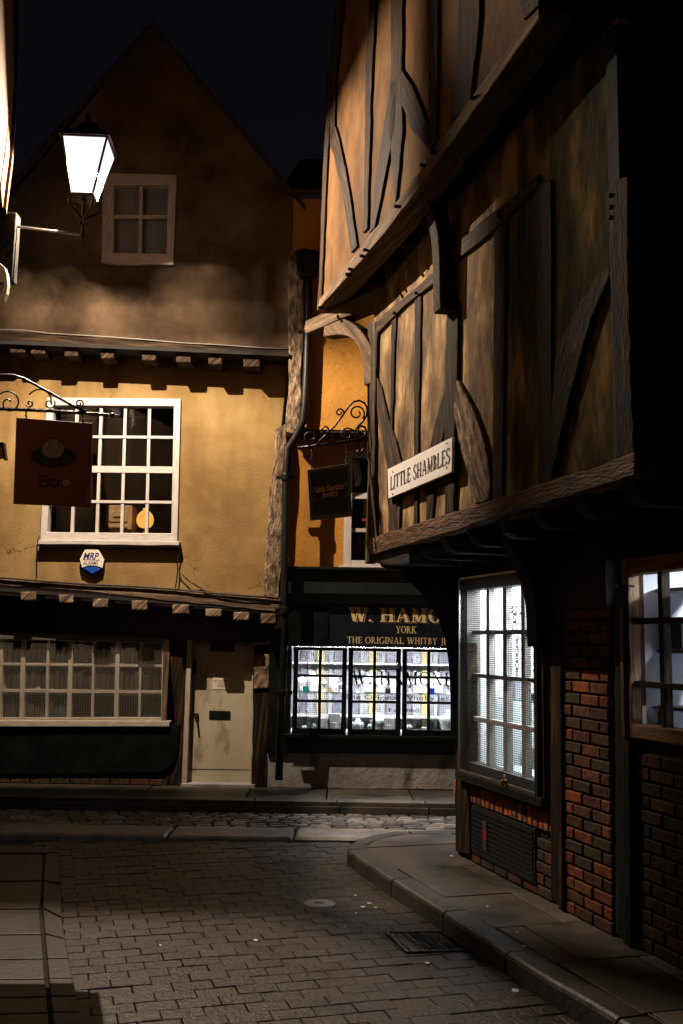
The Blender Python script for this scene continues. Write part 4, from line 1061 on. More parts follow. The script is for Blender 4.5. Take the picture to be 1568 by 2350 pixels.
# first floor
def c3(x, y): return (627.2 + x * .6, 376.3 + y * .6)
T1 = RP.t(850, 1290, K1)
zw0, zw1 = RP.px(860, 1270, K1).z, 4.95
TM = RP.t(*c3(868, 800), K1)
for (ta_, tb_, za_, zb3, mt) in ((T1 - .03, TM, 2.5, 4.78, 'old_plaster'), (TM, TN, 2.5, 4.95, 'shaded_plaster')):
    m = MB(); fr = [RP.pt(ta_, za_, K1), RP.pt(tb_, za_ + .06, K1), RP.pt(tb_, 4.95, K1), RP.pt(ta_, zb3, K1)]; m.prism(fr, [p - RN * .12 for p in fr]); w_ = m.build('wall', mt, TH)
    if mt == 'shaded_plaster': w_['label'] = 'greenish plaster panels with shade painted in'
timb = [
 ('corner_post', [(350, 1530), (368, 1520), (395, 1430), (385, 1200), (392, 850), (398, 640), (392, 600), (362, 600), (366, 900), (358, 1300)], .03, 'brown_timber', 1.2),
 ('sill_beam', [(352, 1440), (385, 1428), (520, 1385), (660, 1338), (870, 1273), (1090, 1200), (1200, 1170), (1381, 1100), (1381, 1190), (1200, 1245), (1120, 1272), (900, 1332), (690, 1405), (520, 1455), (365, 1500)], .06, 'sill_timber', 2.2),
 ('top_rail', [(385, 612), (455, 545), (570, 450), (640, 385), (720, 285), (830, 190), (920, 120), (1010, 40), (1010, 85), (925, 172), (840, 255), (718, 352), (640, 435), (500, 542), (395, 650)], .03, 'brown_timber', 1.2),
 ('stud', [(452, 600), (470, 585), (462, 800), (456, 1000), (452, 1160), (440, 1160), (446, 900)], .016, 'dark_timber', 1),
 ('stud', [(540, 520), (564, 500), (560, 800), (556, 1000), (552, 1395), (536, 1400), (538, 900)], .016, 'dark_timber', 1),
 ('post', [(662, 420), (706, 545), (702, 800), (694, 1000), (690, 1330), (655, 1342), (656, 1000), (655, 800), (664, 560)], .03, 'dark_timber', 1.5),
 ('stud', [(845, 250), (888, 210), (886, 500), (880, 900), (876, 1272), (838, 1284), (840, 800)], .02, 'dark_timber', 1),
 ('post', [(1000, 80), (1060, 60), (1064, 600), (1066, 1215), (1010, 1232), (1006, 600)], .02, 'black_timber', 1),
 ('end_post', [(1300, 60), (1352, 45), (1356, 400), (1368, 800), (1380, 1105), (1310, 1128), (1300, 800), (1286, 420)], .04, 'shaded_timber', 2),
 ('brace', [(395, 815), (410, 850), (440, 980), (468, 1060), (487, 1140), (480, 1410), (440, 1425), (436, 1160), (415, 1060), (398, 960)], .022, 'brown_timber', 1.5),
 ('brace', [(662, 840), (660, 1000), (620, 1140), (606, 1370), (582, 1378), (588, 1140), (618, 990)], .018, 'dark_timber', 1.5),
 ('brace', [(700, 822), (728, 870), (760, 930), (782, 990), (802, 1050), (820, 1130), (828, 1190), (822, 1285), (768, 1302), (742, 1180), (712, 1080), (690, 960)], .035, 'rotten_timber', 2),
 ('brace', [(870, 1240), (876, 1150), (862, 1060), (842, 1180), (838, 1275)], .018, 'dark_timber', 1),
 ('brace', [(1285, 395), (1240, 425), (1160, 545), (1092, 690), (1072, 800), (1060, 1000), (1062, 1190), (1085, 1110), (1130, 900), (1180, 720), (1235, 540), (1288, 425)], .035, 'shaded_timber', 2)]
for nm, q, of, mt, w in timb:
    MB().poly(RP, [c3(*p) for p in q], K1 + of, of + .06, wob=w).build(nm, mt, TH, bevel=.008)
for (x, y) in ((545, 493), (462, 570), (862, 200), (1290, 120), (1290, 165), (1290, 205), (1345, 1130)):
    p = RP.px(*c3(x, y), K1 + .04); MB().tube([p - RN * .02, p + RN * .012], .012, 7).build('peg', 'black_timber', TH)
# wall ends and floor of the first-floor jetty
m = MB(); fr = [RP.pt(T1, z, o) for z, o in ((2.45, K1 - .02), (2.45, -3), (4.78, -3), (4.78, K1 - .02))]; m.prism(fr, [p - dd * .12 for p in fr]); m.build('gable_wall', 'old_plaster', TH)
m = MB(); fr = [RP.pt(TN - .02, z, o) for z, o in ((2.58, K1 + .02), (2.58, -3), (4.9, -3), (4.9, K1 + .02))]; m.prism(fr, [p + dd * .1 for p in fr]); m.build('party_wall', 'black_timber', TH)
zj0, zj1 = RP.px(365 * .6 + 627.2, 376.3 + 1500 * .6, K1).z, RP.px(*c3(1381, 1190), K1).z
def zs1f(t): return zj0 + (zj1 - zj0) * (T1 - t) / (T1 - TN)
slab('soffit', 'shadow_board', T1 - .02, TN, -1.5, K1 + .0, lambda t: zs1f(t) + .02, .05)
for k in range(9):
    t = T1 - .22 - k * .47
    z = zs1f(t) + .015
    pr = [(-.15, z), (-.15, z - .15), (K1 - .10, z - .15), (K1 - .04, z - .12), (K1 - .005, z - .05), (K1 - .005, z)]
    m = MB(); m.prism([RP.pt(t - .06, zz_, o) for o, zz_ in pr], [RP.pt(t + .06, zz_, o) for o, zz_ in pr], grain=RN); m.build('joist', 'black_timber', TH, bevel=.012)
# corner knuckle under the jetty and the big dragon bracket
pr = [c3(352, 1495), c3(372, 1490), c3(520, 1450), c3(520, 1532), c3(425, 1535), c3(385, 1525), c3(358, 1510)]
m = MB(); m.poly(RP, pr, K1 + .02, .45, wob=1); m.build('dragon_beam', 'black_timber', TH, bevel=.015)
ed = (RN * .45 + dd * .55).normalized(); es = V((-ed.y, ed.x, 0))
m = MB(); b0 = V((CORNER.x, CORNER.y, 0)) + dd * -.02
cv = [(.56, 2.44), (.44, 2.30), (.27, 2.14), (.14, 1.98), (.06, 1.78), (.025, 1.55), (.01, 1.25), (-.04, 1.25), (-.04, 2.44)]
m.prism([b0 + ed * o + UPZ * z - es * .08 for o, z in cv], [b0 + ed * o + UPZ * z + es * .08 for o, z in cv]); m.build('bracket', 'black_timber', TH, bevel=.008)
bracket('bracket', RP.pt(-1.60, 0, 0), RN, dd, .15, .05, 1.74, .34, zs1f(-1.6) + .0, (.06, 2.2), .13, 'black_timber')
# ground floor, piece by piece round its openings
P0 = 0.
def r0(nm, mat, pix, off, th, wob=0, bevel=.006):
    return MB().poly(RP, pix, off, th, wob=wob).build(nm, mat, TH, bevel=bevel)
r0('corner_post', 'dark_timber', [(1044, 1480), (1072, 1475), (1073, 1800), (1080, 1962), (1045, 1953)], .03, .09, 1.2)
zc_ = 2.55
m = MB(); m.rect(RP, .0, -6., RP.px(1150, 1322).z + .0, zc_, .0, .2); m.build('head_board', 'shadow_board', TH)
bs = lambda v, u=1160: RP.px(u, v).z
# window with outer security frame
tw0, tw1 = RP.t(1070, 1550), RP.t(1256, 1550)
zw0, zw1 = RP.px(1070, 1768).z, RP.px(1070, 1331).z + .012
wn = MB().rect(RP, tw0, tw0 - .06, zw0, zw1, .02, .12).rect(RP, tw1 + .10, tw1, zw0, zw1, .02, .12).rect(RP, tw0 - .075, tw1 + .10, zw1 - .10, zw1, .018, .12).rect(RP, tw0 - .075, tw1 + .10, zw0, zw0 + .075, .018, .12).build('shop_window', 'grey_frame', TH, bevel=.005)
m = MB(); gw0, gw1 = tw0 - .075, tw1 + .10
for k in range(1, 4):
    t = gw0 + (gw1 - gw0) * k / 4; m.rect(RP, t + .028, t - .028, zw0 + .075, zw1 - .10, -.02, .05)
for k in range(1, 4):
    z = zw0 + .075 + (zw1 - zw0 - .175) * k / 4; m.rect(RP, gw0, gw1, z - .016, z + .016, -.016, .05)
m.build('glazing_bars', 'white_paint', wn)
MB().rect(RP, tw0 - .05, tw1 + .05, zw0 + .05, zw1 - .05, -.072, .004).build('pane', 'window_glass', wn)
m = MB(); mt0, mt1 = tw0 - .015, tw1 + .055
nx = 44
for k in range(nx + 1):
    t = mt0 + (mt1 - mt0) * k / nx; m.rect(RP, t + .0010, t - .0010, zw0 + .01, zw1 - .01, .060, .002)
nz = 98
for k in range(nz + 1):
    z = zw0 + .01 + (zw1 - zw0 - .02) * k / nz; m.rect(RP, mt0, mt1, z - .0017, z + .0017, .0625, .002)
stuff(m.build('wire_guard', 'black_wire', wn))
MB().rect(RP, tw0 - .0, tw0 - .018, zw0, zw1, .068, .012).rect(RP, tw1 + .06, tw1 + .045, zw0, zw1, .068, .012).rect(RP, tw0, tw1 + .045, zw0, zw0 + .016, .068, .012).rect(RP, tw0, tw1 + .045, zw1 - .016, zw1, .068, .012).build('guard_frame', 'steel', wn)
MB().rect(RP, tw1 + .045, tw1 - .0, zw0, zw1 - .02, .075, .06).build('side_board', 'black_paint', wn)
MB().rect(RP, tw1 - .001, tw1 - .035, zw0 - .02, zw1 - .05, .05, .06).build('architrave', 'pale_timber', wn)
MB().rect(RP, tw0 + .05, tw1 - .04, zw0 - .065, zw0 - .003, .075, .14).build('sill', 'black_paint', wn, bevel=.01)
# bricks below the window, grille
zg1, zg0 = RP.px(1088, 1846).z, RP.px(1088, 1957).z
tg0, tg1 = RP.t(1088, 1900), RP.t(1234, 1950)
zs_ = zw0 - .09
m = MB(); m.rect(RP, -.02, -1.62, .1, zs_, -.012, .25); bed = m
m = MB()
bricks(m, RP, tg1 - .25, -.06, zg1 + .005, zs_ - .003, .012, [(.30, .09, .03), (.24, .10, .04), (.12, .07, .035), (.34, .12, .04)], soldier=True)
bricks(m, RP, tg0, -.06, .12, zg1, .012, dtones); bricks(m, RP, tg1 - .22, tg1, .12, zg1, .012, dtones)
bricks(m, RP, tg1 - .02, tg0 + .02, .12, zg0 - .01, .012, dtones)
bw = m.build('brick_panel', 'brick', TH, recalc=False); bed.build('mortar_bed', 'mortar', bw)
gr = MB().rect(RP, tg0, tg1, zg0, zg1, .02, .03).build('cellar_grille', 'black_wire', TH, bevel=.004)
m = MB()
for k in range(10):
    z = zg0 + .03 + (zg1 - zg0 - .06) * k / 9; m.rect(RP, tg0 - .02, tg1 + .02, z - .008, z + .008, .030, .012)
m.build('slats', 'black_wire', gr)
for k, (v, mt) in enumerate(((1895, 'dull_grey'), (1917, 'red_card'), (1940, 'dull_grey'))):
    c = RP.px(1112, v, .036); t = (c - RP.o).dot(dd)
    lb = MB().rect(RP, t + .032, t - .032, c.z - .034, c.z + .034, .036, .004).build('label_plate', mt, gr)
# post, brick pier, dark post
r0('post', 'dark_timber', [(1262, 1500), (1286, 1400), (1291, 2090), (1264, 2060)], .05, .12, 1.2)
tp0, tp1 = RP.t(1287, 1700), RP.t(1411, 1800)
m = MB(); bricks(m, RP, tp1, tp0, .12, RP.px(1290, 1405).z + .2, .03, btones, l=.215, h=.0745)
pr_ = m.build('brick_pier', 'brick', TH, recalc=False)
MB().rect(RP, tp0, tp1, .1, RP.px(1290, 1405).z + .2, .004, .3).build('mortar_bed', 'mortar', pr_)
MB().rect(RP, tp0 + .02, tp1 - .02, RP.px(1290, 1400).z, 2.5, .045, .2).build('pier_shade', 'shadow_board', TH)  # dark board standing for the shade across the upper bricks
r0('post', 'black_timber', [(1410, 1350), (1441, 1340), (1448, 2180), (1413, 2140)], .055, .05, 1.2)
# second shop window (right edge of the frame)
ts0, ts1 = RP.t(1448, 1500), RP.t(1800, 1500)
zv0, zv1 = RP.px(1455, 1690).z, RP.px(1455, 1283).z
m = MB(); m.rect(RP, RP.t(1440, 1800), -6.2, .1, zv0 - .01, .0, .25); m.build('stall_riser', 'shadow_board', TH)
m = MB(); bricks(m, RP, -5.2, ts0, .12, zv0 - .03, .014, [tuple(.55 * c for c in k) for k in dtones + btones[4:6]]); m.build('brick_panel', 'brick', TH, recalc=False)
m = MB(); m.rect(RP, RP.t(1440, 1800), -6.2, zv1 + .005, 2.55, .01, .25); m.build('head_board', 'black_timber', TH)
m = MB(); m.rect(RP, ts1 - .03, -6.2, zv0 - .01, zv1 + .005, .0, .25); m.build('side_panel', 'black_timber', TH)
w2 = MB().rect(RP, ts0, ts0 - .07, zv0, zv1, .05, .07).rect(RP, ts1 + .06, ts1, zv0, zv1, .05, .12).rect(RP, ts0 - .07, ts1 + .06, zv0, zv0 + .075, .048, .12).rect(RP, ts0 - .07, ts1 + .06, zv1 - .09, zv1, .048, .12).build('shop_window', 'frame_timber', TH, bevel=.006)
m = MB(); ga, gb = ts0 - .07, ts1 + .06
for u in (1526, 1600, 1690):
    t = RP.t(u, 1500, .0); m.rect(RP, t + .02, t - .02, zv0 + .075, zv1 - .09, .02, .05)
for v in (1425, 1572, 1620):
    z = RP.px(1500, v, .0).z
    if v < 1600: m.rect(RP, ga, gb, z - .016, z + .016, .024, .05)
m.build('glazing_bars', 'dark_timber', w2)
MB().rect(RP, ts0 - .05, ts1 + .05, zv0 + .05, zv1 - .05, -.035, .004).build('pane', 'window_glass', w2)
MB().rect(RP, ts0 - .0, ts0 - .03, zv0, RP.px(1455, 1400).z, .068, .02).build('lit_edge', 'pale_timber', w2)  # pale strip painting lantern light on the frame's lower edge
# interiors
def room(name, t0, t1, z0, z1, o0, o1, mat):
    m = MB()
    m.rect(RP, t0, t1, z0, z1, o1, .04)                              # back
    m.rect(RP, t0 + .04, t0, z0, z1, o0, o0 - o1); m.rect(RP, t1, t1 - .04, z0, z1, o0, o0 - o1)
    m.rect(RP, t0, t1, z0 - .04, z0, o0, o0 - o1); m.rect(RP, t0, t1, z1, z1 + .04, o0, o0 - o1)
    return m.build(name, mat, TH)
room('display_case', tw0 - .02, tw1 + .02, zw0 + .03, zw1 - .03, -.08, -.75, 'interior_white')
MB().rect(RP, tw0 - .06, tw1 + .06, zw1 - .055, zw1 - .036, -.12, .5).build('light_strip', 'case_tube', TH)
zsf = RP.px(1190, 1605, -.3).z
MB().rect(RP, tw0 - .04, tw1 + .04, zsf - .008, zsf, -.262, .38).build('glass_shelf', 'shelf_glass', TH)
MB().rect(RP, tw0 - .04, tw1 + .04, zsf - .009, zsf + .001, -.25, .011).build('shelf_edge', 'teal_glass', TH)
MB().rect(RP, tw0 - .06, tw1 + .04, zw0 + .03, zw0 + .18, -.45, .28).build('case_plinth', 'interior_wood', TH)
m = MB()
for k in range(4):
    t = tw0 - .25 - k * .36; m.rect(RP, t, t - .05, zw0 + .18, zw1 - .05, -.70, .03)
m.build('case_uprights', 'interior_blue', TH)
room('shop_room', ts0 - .02, ts1 + .02, zv0 - .02, zv1 + .02, -.08, -1.1, 'interior_blue')
MB().rect(RP, ts0 - .3, ts1 + .1, zv1 - .01, zv1 + .01, -.5, .1).build('light_strip', 'room_tube', TH)
m = MB()
for v in (1358, 1490, 1612):
    z = RP.px(1500, v, -.3).z; m.rect(RP, ts0 - .03, ts1 + .03, z - .02, z, -.15, .25)
m.build('room_shelf', 'grey_frame', TH)

# street name plate
sg = thing('street_sign', 'white street name plate with black capitals on the timber wall', 'sign', RP.px(965, 1120, K1))
q = [c3(437, 1168), c3(685, 1045), c3(683, 1178), c3(440, 1280)]
MB().poly(RP, q, K1 + .075, .02).build('plate', 'sign_white', sg, bevel=.004)
MB().poly(RP, [c3(434, 1166), c3(688, 1041), c3(686, 1181), c3(437, 1283)], K1 + .056, .02).build('backing', 'sign_black', sg)
a, b = RP.px(*c3(448, 1252), K1 + .077), RP.px(*c3(676, 1148), K1 + .077)
up_ = RP.px(*c3(448, 1176), K1 + .077) - a
mb = MB(); H_ = (RP.px(*c3(560, 1140), K1 + .077) - RP.px(*c3(560, 1205), K1 + .077)).length
rx_ = (b - a); Ls = rx_.length; rx_.normalize()
write(mb, 'LITTLE SHAMBLES', a + UPZ * (H_ * .06), rx_, UPZ, RN, H_ * .86, width=Ls, T=.18, h=.07, s=.05, gap=.11); mb.build('lettering', 'sign_black', sg, recalc=False)
m = MB()
for x, y in ((457, 1178), (665, 1068), (457, 1262), (664, 1160)):
    p = RP.px(*c3(x, y), K1 + .077); m.tube([p, p + RN * .004], .006, 8)
m.build('screws', 'iron', sg)

# ================================================================== recessed neighbour beyond the timber house
NB = thing('neighbour_house', 'unlit dark building recessed beyond the near end of the timber house', 'house', RP.pt(-6, .12, -.8))
MB().rect(RP, TN - .05, -14, 2.7, 9, -.7, .3).build('wall', 'black_timber', NB)
MB().rect(RP, -6.25, -14, .0, 2.7, -.2, .3).build('shop_front', 'black_timber', NB)

# ================================================================== near left house and its lantern
LY = 9.4
LC = YP(LY).px(196, 392); LC = V((LC.x, LC.y, LC.z))
NL = thing('lamp_house', 'pale timbered house edge at the far left carrying the street lantern', 'house', (-3.6, 8.5, .03))
ldir = V((.28, -.96, 0)).normalized(); lin = V((-.96, -.28, 0))
E = YP(9.3)
pts = [(8, 492), (14, 440), (22, 380), (28, 300), (33, 200), (35, 100), (36, 0), (38, -200), (40, -420)]
m = MB()
fr = [E.px(u, v) for u, v in pts]
for i in range(len(fr) - 1):
    a, b = fr[i], fr[i + 1]
    q = [a, b, b + ldir * 9, a + ldir * 9]
    m.prism(q, [p + lin * .15 for p in q])
m.build('upper_wall', 'low_bounce_plaster', NL)
m = MB()
q = fr + [p + lin * .3 for p in fr[::-1]]
for i in range(len(fr) - 1):
    a, b = fr[i], fr[i + 1]
    q = [a - lin * .03, b - lin * .03, b - lin * .03 + ldir * .16, a - lin * .03 + ldir * .16]
    m.prism(q, [p + lin * .2 for p in q])
m.build('corner_post', 'brown_timber', NL)
zl = fr[0].z
m = MB(); q = [fr[0] + lin * .02, fr[0] + lin * .02 + ldir * 9, fr[0] + lin * 2.5 + ldir * 9, fr[0] + lin * 2.5]; m.prism(q, [p + V((0, 0, .1)) for p in q]); m.build('soffit', 'shadow_board', NL)
m = MB(); a = fr[0] + lin * .62; q = [V((a.x, a.y, .0)), V((a.x, a.y, zl)), V((a.x, a.y, zl)) + ldir * 9, V((a.x, a.y, 0)) + ldir * 9]; m.prism(q, [p + lin * .3 for p in q]); m.build('wall', 'brown_plaster', NL)
m = MB(); q = [V((a.x, a.y, .0)), V((a.x, a.y, 9)), V((a.x, a.y, 9)) + lin * 4, V((a.x, a.y, 0)) + lin * 4]; m.prism(q, [p + ldir * .2 for p in q]); m.build('end_wall', 'shadow_board', NL)
S = YP(8.6)
MB().poly(S, [(-60, 600), (0, 604), (10, 612), (15, 628), (17, 650), (14, 672), (8, 690), (4, 680), (8, 655), (8, 635), (0, 640), (-60, 640)], 0, .08).build('corbel', 'white_paint', NL, bevel=.006)

LT = thing('street_lantern', 'black four-sided street lantern glowing white on a wall bracket', 'street lamp', LC)
P_ = lambda v: YP(LY).px(195, v).z
zbt, ztp = P_(452), P_(336)
wb, wt = .107, .215
cz = LC
LROT = R(3)
def sq(w, z):
    k = (z - zbt) * math.tan(R(2.5))               # the head leans a little on its bracket
    return [V((cz.x + k + w * (i * math.cos(LROT) - j * math.sin(LROT)), cz.y + w * (i * math.sin(LROT) + j * math.cos(LROT)), z)) for i, j in ((-1, -1), (1, -1), (1, 1), (-1, 1))]
A, B = sq(wb, zbt), sq(wt, ztp)
for i in range(4):
    j = (i + 1) % 4
    m = MB(); m.v = [A[i], A[j], B[j], B[i]]; m.face([0, 1, 2, 3])
    m.build('pane', 'lamp_pane', LT)
    MB().tube([A[i], B[i]], .0125 if i < 2 else .0036, 4).build('corner_bar', 'black_paint', LT)
m = MB()
for i in range(4):
    m.tube([B[i], B[(i + 1) % 4]], .012, 4); 
m.build('top_frame', 'black_paint', LT)
m = MB(); C1, C2, C3 = sq(wt + .03, ztp + .012), sq(.10, ztp + .15), sq(.07, ztp + .22)
m.v = sq(wt + .03, ztp + .005) + C1 + C2 + C3
for r in range(3):
    for i in range(4):
        j = (i + 1) % 4; m.face([r*4 + i, r*4 + j, r*4 + 4 + j, r*4 + 4 + i])
m.face([3, 2, 1, 0]); m.face([12, 13, 14, 15]); m.build('roof', 'black_paint', LT)
MB().lathe([(.03, 0), (.04, .03), (.02, .06), (.03, .09), (.0, .14)], (cz.x, cz.y, ztp + .22), 10).build('finial', 'black_paint', LT, smooth=True)
m = MB(); m.prism(sq(wb + .006, zbt - .004), sq(wb + .006, zbt - .03)); m.build('base_plate', 'black_paint', LT)
zst = P_(541); zfn = P_(560)
MB().lathe([(.004, zfn - zst), (.02, zfn - zst + .03), (.012, -.03), (.03, 0), (.016, .04), (.016, .22), (.024, .24), (.014, zbt - zst - .05), (.03, zbt - zst - .03)], (cz.x, cz.y, zst), 10).build('stem', 'iron', LT, smooth=True)
for i, j in ((-1, -1), (1, -1), (1, 1), (-1, 1)):
    d = V((i, j, 0)).normalized()
    pts = []
    for k in range(15):
        f = k / 14
        pts.append(V((cz.x, cz.y, zbt - .03 - f * .26)) + d * (wb * 1.25 + .05 * math.sin(f * math.pi * 1.6) - (.12 * f if f > .5 else .12 * f * f * 2) ))
    MB().tube(pts, .013, 6).build('scroll_leg', 'iron', LT, smooth=True)
zs2 = LC.z
SRC = V((cz.x, cz.y + .018, zs2 + .02))
# hood and baffle put in to cut the lantern's upward and sideways light
MB().lathe([(.10, .012), (.115, .008), (.10, .02), (.01, .05)], SRC, 20).build('added_hood', 'blocker_black', LT, smooth=True)
m = MB(); q = []
for az, el in ((39.3, -9), (48.0, -9), (48.0, -37), (39.3, -37)):
    q.append(SRC + V((.13 * math.sin(R(az)), -.13 * math.cos(R(az)), .13 * math.tan(R(el)))))
nb = (q[1] - q[0]).cross(q[3] - q[0]).normalized() * .004
m.prism(q, [p + nb for p in q]); m.build('added_baffle', 'blocker_black', LT)
MB().tube([q[2].lerp(q[3], .5), V((q[2].lerp(q[3], .5).x, q[2].lerp(q[3], .5).y, zbt))], .004, 6).build('baffle_rod', 'iron', LT)  # rod put in to carry the baffle
# back shade put in to darken the gable; holes cast light flecks on it
wz = lambda z: wb + (wt - wb) * (z - zbt) / (ztp - zbt)
ys = cz.y + .088; zr = SRC.z - .060; cell = .0026
holes = set(); hr = random.Random(5)
for k_ in range(70):
    u = hr.uniform(-20, 665); v = 752 - 105 * hr.random() ** 2.2 * (1.0 if u > 420 or hr.random() < .3 else .55)
    d_ = F2.px(u, v) - SRC; k = (ys - SRC.y) / d_.y; p = SRC + d_ * k
    ix, iz = int((p.x - cz.x) // cell), int((p.z - zr) // cell)
    holes.add((ix, iz))
    if hr.random() < .35: holes.add((ix + hr.choice((-1, 1)), iz))
m = MB(); nzc = 28
for iz in range(nzc):
    wx_ = wz(zr + iz * cell) - .028; n_c = int(wx_ / cell)
    for ix in range(-n_c, n_c):
        if (ix, iz) in holes: continue
        x0_, z0_ = cz.x + ix * cell, zr + iz * cell; b = len(m.v)
        m.v += [V((x0_, ys, z0_)), V((x0_ + cell, ys, z0_)), V((x0_ + cell, ys, z0_ + cell)), V((x0_, ys, z0_ + cell))]; m.face([b, b + 1, b + 2, b + 3])
zt_ = zr + nzc * cell; wa_, wb_ = wz(zt_) - .03, wz(ztp) - .03
m.prism([V((cz.x - wa_, ys, zt_)), V((cz.x + wa_, ys, zt_)), V((cz.x + wb_, ys, ztp)), V((cz.x - wb_, ys, ztp))], [V((cz.x - wa_, ys + .003, zt_)), V((cz.x + wa_, ys + .003, zt_)), V((cz.x + wb_, ys + .003, ztp)), V((cz.x - wb_, ys + .003, ztp))])
m.build('added_back_shade', 'blocker_black', LT)
pw = YP(LY).px(41, 520)
MB().tube([V((pw.x, LY, pw.z)), V((cz.x, LY, zst + .01))], .013, 8).build('arm', 'steel', LT, smooth=True)
m = MB(); a, b = YP(LY).px(41, 491), YP(LY).px(31, 646)
m.prism([V((a.x, LY - .04, a.z)), V((b.x, LY - .04, b.z)), V((b.x - .5, LY - .04, b.z)), V((a.x - .5, LY - .04, a.z))], [V((a.x, LY + .10, a.z)), V((b.x, LY + .10, b.z)), V((b.x - .5, LY + .10, b.z)), V((a.x - .5, LY + .10, a.z))])
m.build('wall_plate', 'black_timber', LT, bevel=.008)
ld = bpy.data.lights.new('lantern_light', 'POINT'); ld.energy = 2000; ld.color = (1, .78, .58); ld.shadow_soft_size = .012
lo = bpy.data.objects.new('lantern_light', ld); COL.objects.link(lo); lo.parent = LT; lo.location = SRC - LC

# ------------------------------------------------------------------ scrolls for wrought iron
def spiral(c, ax, up, r0, r1, a0, a1, n=22):
    out = []
    for i in range(n + 1):
        f = i / n; a = R(a0 + (a1 - a0) * f); r = r0 + (r1 - r0) * f
        out.append(c + ax * (r * math.cos(a)) + up * (r * math.sin(a)))
    return out
# Bao sign and bracket
BP = YP(7.0)
bb = thing('sign_bracket', 'black wrought-iron scroll bracket above the dark red sign', 'sign bracket', BP.px(-60, 940))
b_ = lambda u, v, o=0.: BP.px(u, v, o)
MB().tube([b_(-260, 920), b_(0, 938), b_(120, 943), b_(250, 952)], .013, 6).build('bar', 'iron', bb)
p = b_(258, 953); MB().lathe([(.0, -.02), (.016, -.012), (.016, .012), (0, .02)], p, 8).tube([p, b_(272, 952)], .008, 6, r1=.002).build('finial', 'iron', bb)
MB().tube([b_(u, v) for u, v in ((-220, 840), (-120, 850), (-40, 862), (0, 861), (30, 861), (55, 869), (85, 885), (130, 910), (165, 930), (205, 950))], .010, 6).build('brace', 'iron', bb, smooth=True)
def pix_spiral(name, par, pl, cu, cv, r0, r1, a0, a1, rad=.006, tail=()):
    pts = []
    for k in range(25):
        f = k / 24; a = R(a0 + (a1 - a0) * f); r = r0 + (r1 - r0) * f
        pts.append(pl.px(cu + r * math.cos(a), cv - r * math.sin(a)))
    MB().tube([pl.px(*q) for q in tail] + pts, rad, 6).build(name, 'iron', par, smooth=True)
for q in ((182, 926, 10, 2, -60, 420, ((190, 950),)), (20, 925, 30, 5, 150, -330, ()), (95, 922, 32, 22, 150, 0, ()), (114, 926, 13, 3, 30, -400, ()), (68, 926, 9, 2, 200, 650, ())):
    pix_spiral('scroll', bb, BP, *q[:6], tail=q[6])
bs_ = thing('hanging_sign', 'dark red hanging sign with a dim bun drawing and faded lettering', 'sign', b_(120, 1160))
MB().poly(BP, [(37, 958), (212, 971), (208, 1164), (30, 1156)], .012, .025).build('board', 'sign_maroon', bs_, bevel=.004)
for u in (60, 190):
    p, q = b_(u, 941 + u * .03), b_(u, 962 + u * .055); MB().tube([p, q], .006, 6).lathe([(.0, -.01), (.013, 0), (0, .01)], (p + q) / 2, 8).build('hanger', 'iron', bs_)
def disc(pl, cu, cv, ru, rv, off, mat, par, nm, a0=0, a1=360, n=28, th=.001):
    pts = [(cu + ru * math.cos(R(a0 + (a1 - a0) * k / n)), cv - rv * math.sin(R(a0 + (a1 - a0) * k / n))) for k in range(n if a1 - a0 == 360 else n + 1)]
    return MB().poly(pl, pts, off, th).build(nm, mat, par)
disc(BP, 122, 1052, 51, 20, .0135, 'basket_gold', bs_, 'basket', 180, 360)
disc(BP, 122, 1046, 52, 22, .0142, 'basket_green', bs_, 'basket_rim')
MB().poly(BP, [(71, 1040), (172, 1042), (173, 1056), (150, 1070), (122, 1074), (95, 1068), (71, 1054)], .0138, .001).build('basket_side', 'basket_green', bs_)
disc(BP, 122, 1030, 28, 25, .0152, 'basket_green', bs_, 'bun_outline')
disc(BP, 122, 1030, 25, 22, .016, 'faded_brown', bs_, 'bun')
m = MB()
for q in (((108, 1030), (118, 1022)), ((120, 1022), (112, 1014)), ((135, 1012), (138, 1028))): m.bar(BP, *q, .006, .0165, .001)
m.build('bun_folds', 'basket_green', bs_)
disc(BP, 153, 1108, 13.5, 10, .0135, 'basket_green', bs_, 'letter_o_outline'); disc(BP, 153, 1108, 10.5, 7.5, .0142, 'faded_brown', bs_, 'letter_o')
m = MB()
for (cu, cv, ru, rv) in ((99, 1098, 8, 6), (101, 1110, 9, 7), (123, 1108, 11, 8)):
    for k in range(16):
        a, b = 2*math.pi*k/16, 2*math.pi*(k+1)/16
        m.bar(BP, (cu + ru*math.cos(a), cv + rv*math.sin(a)), (cu + ru*math.cos(b), cv + rv*math.sin(b)), .012, .0135 + .0002 * (k % 3), .001)
m.bar(BP, (91, 1091), (91, 1117), .012, .0143, .001).bar(BP, (134, 1100), (135, 1117), .012, .0143, .001)
m.build('lettering', 'basket_green', bs_)
# small corner of another sign at the frame's left edge
e_ = YP(6.9); s3 = thing('sign_corner', 'small dark framed sign corner poking in at the left edge', 'sign', e_.px(-30, 1060))
MB().poly(e_, [(-90, 1010), (8, 1015), (13, 1054), (8, 1055), (4, 1024), (-90, 1018)], 0, .05).build('frame', 'black_paint', s3)
MB().tube([e_.px(-70, 1012), e_.px(-330, 1000) + V((0, .05, 0))], .012, 6).build('arm', 'iron', s3)
MB().poly(e_, [(-90, 1018), (4, 1024), (8, 1051), (-90, 1068)], -.02, .02).build('face', 'faded_brown', s3)

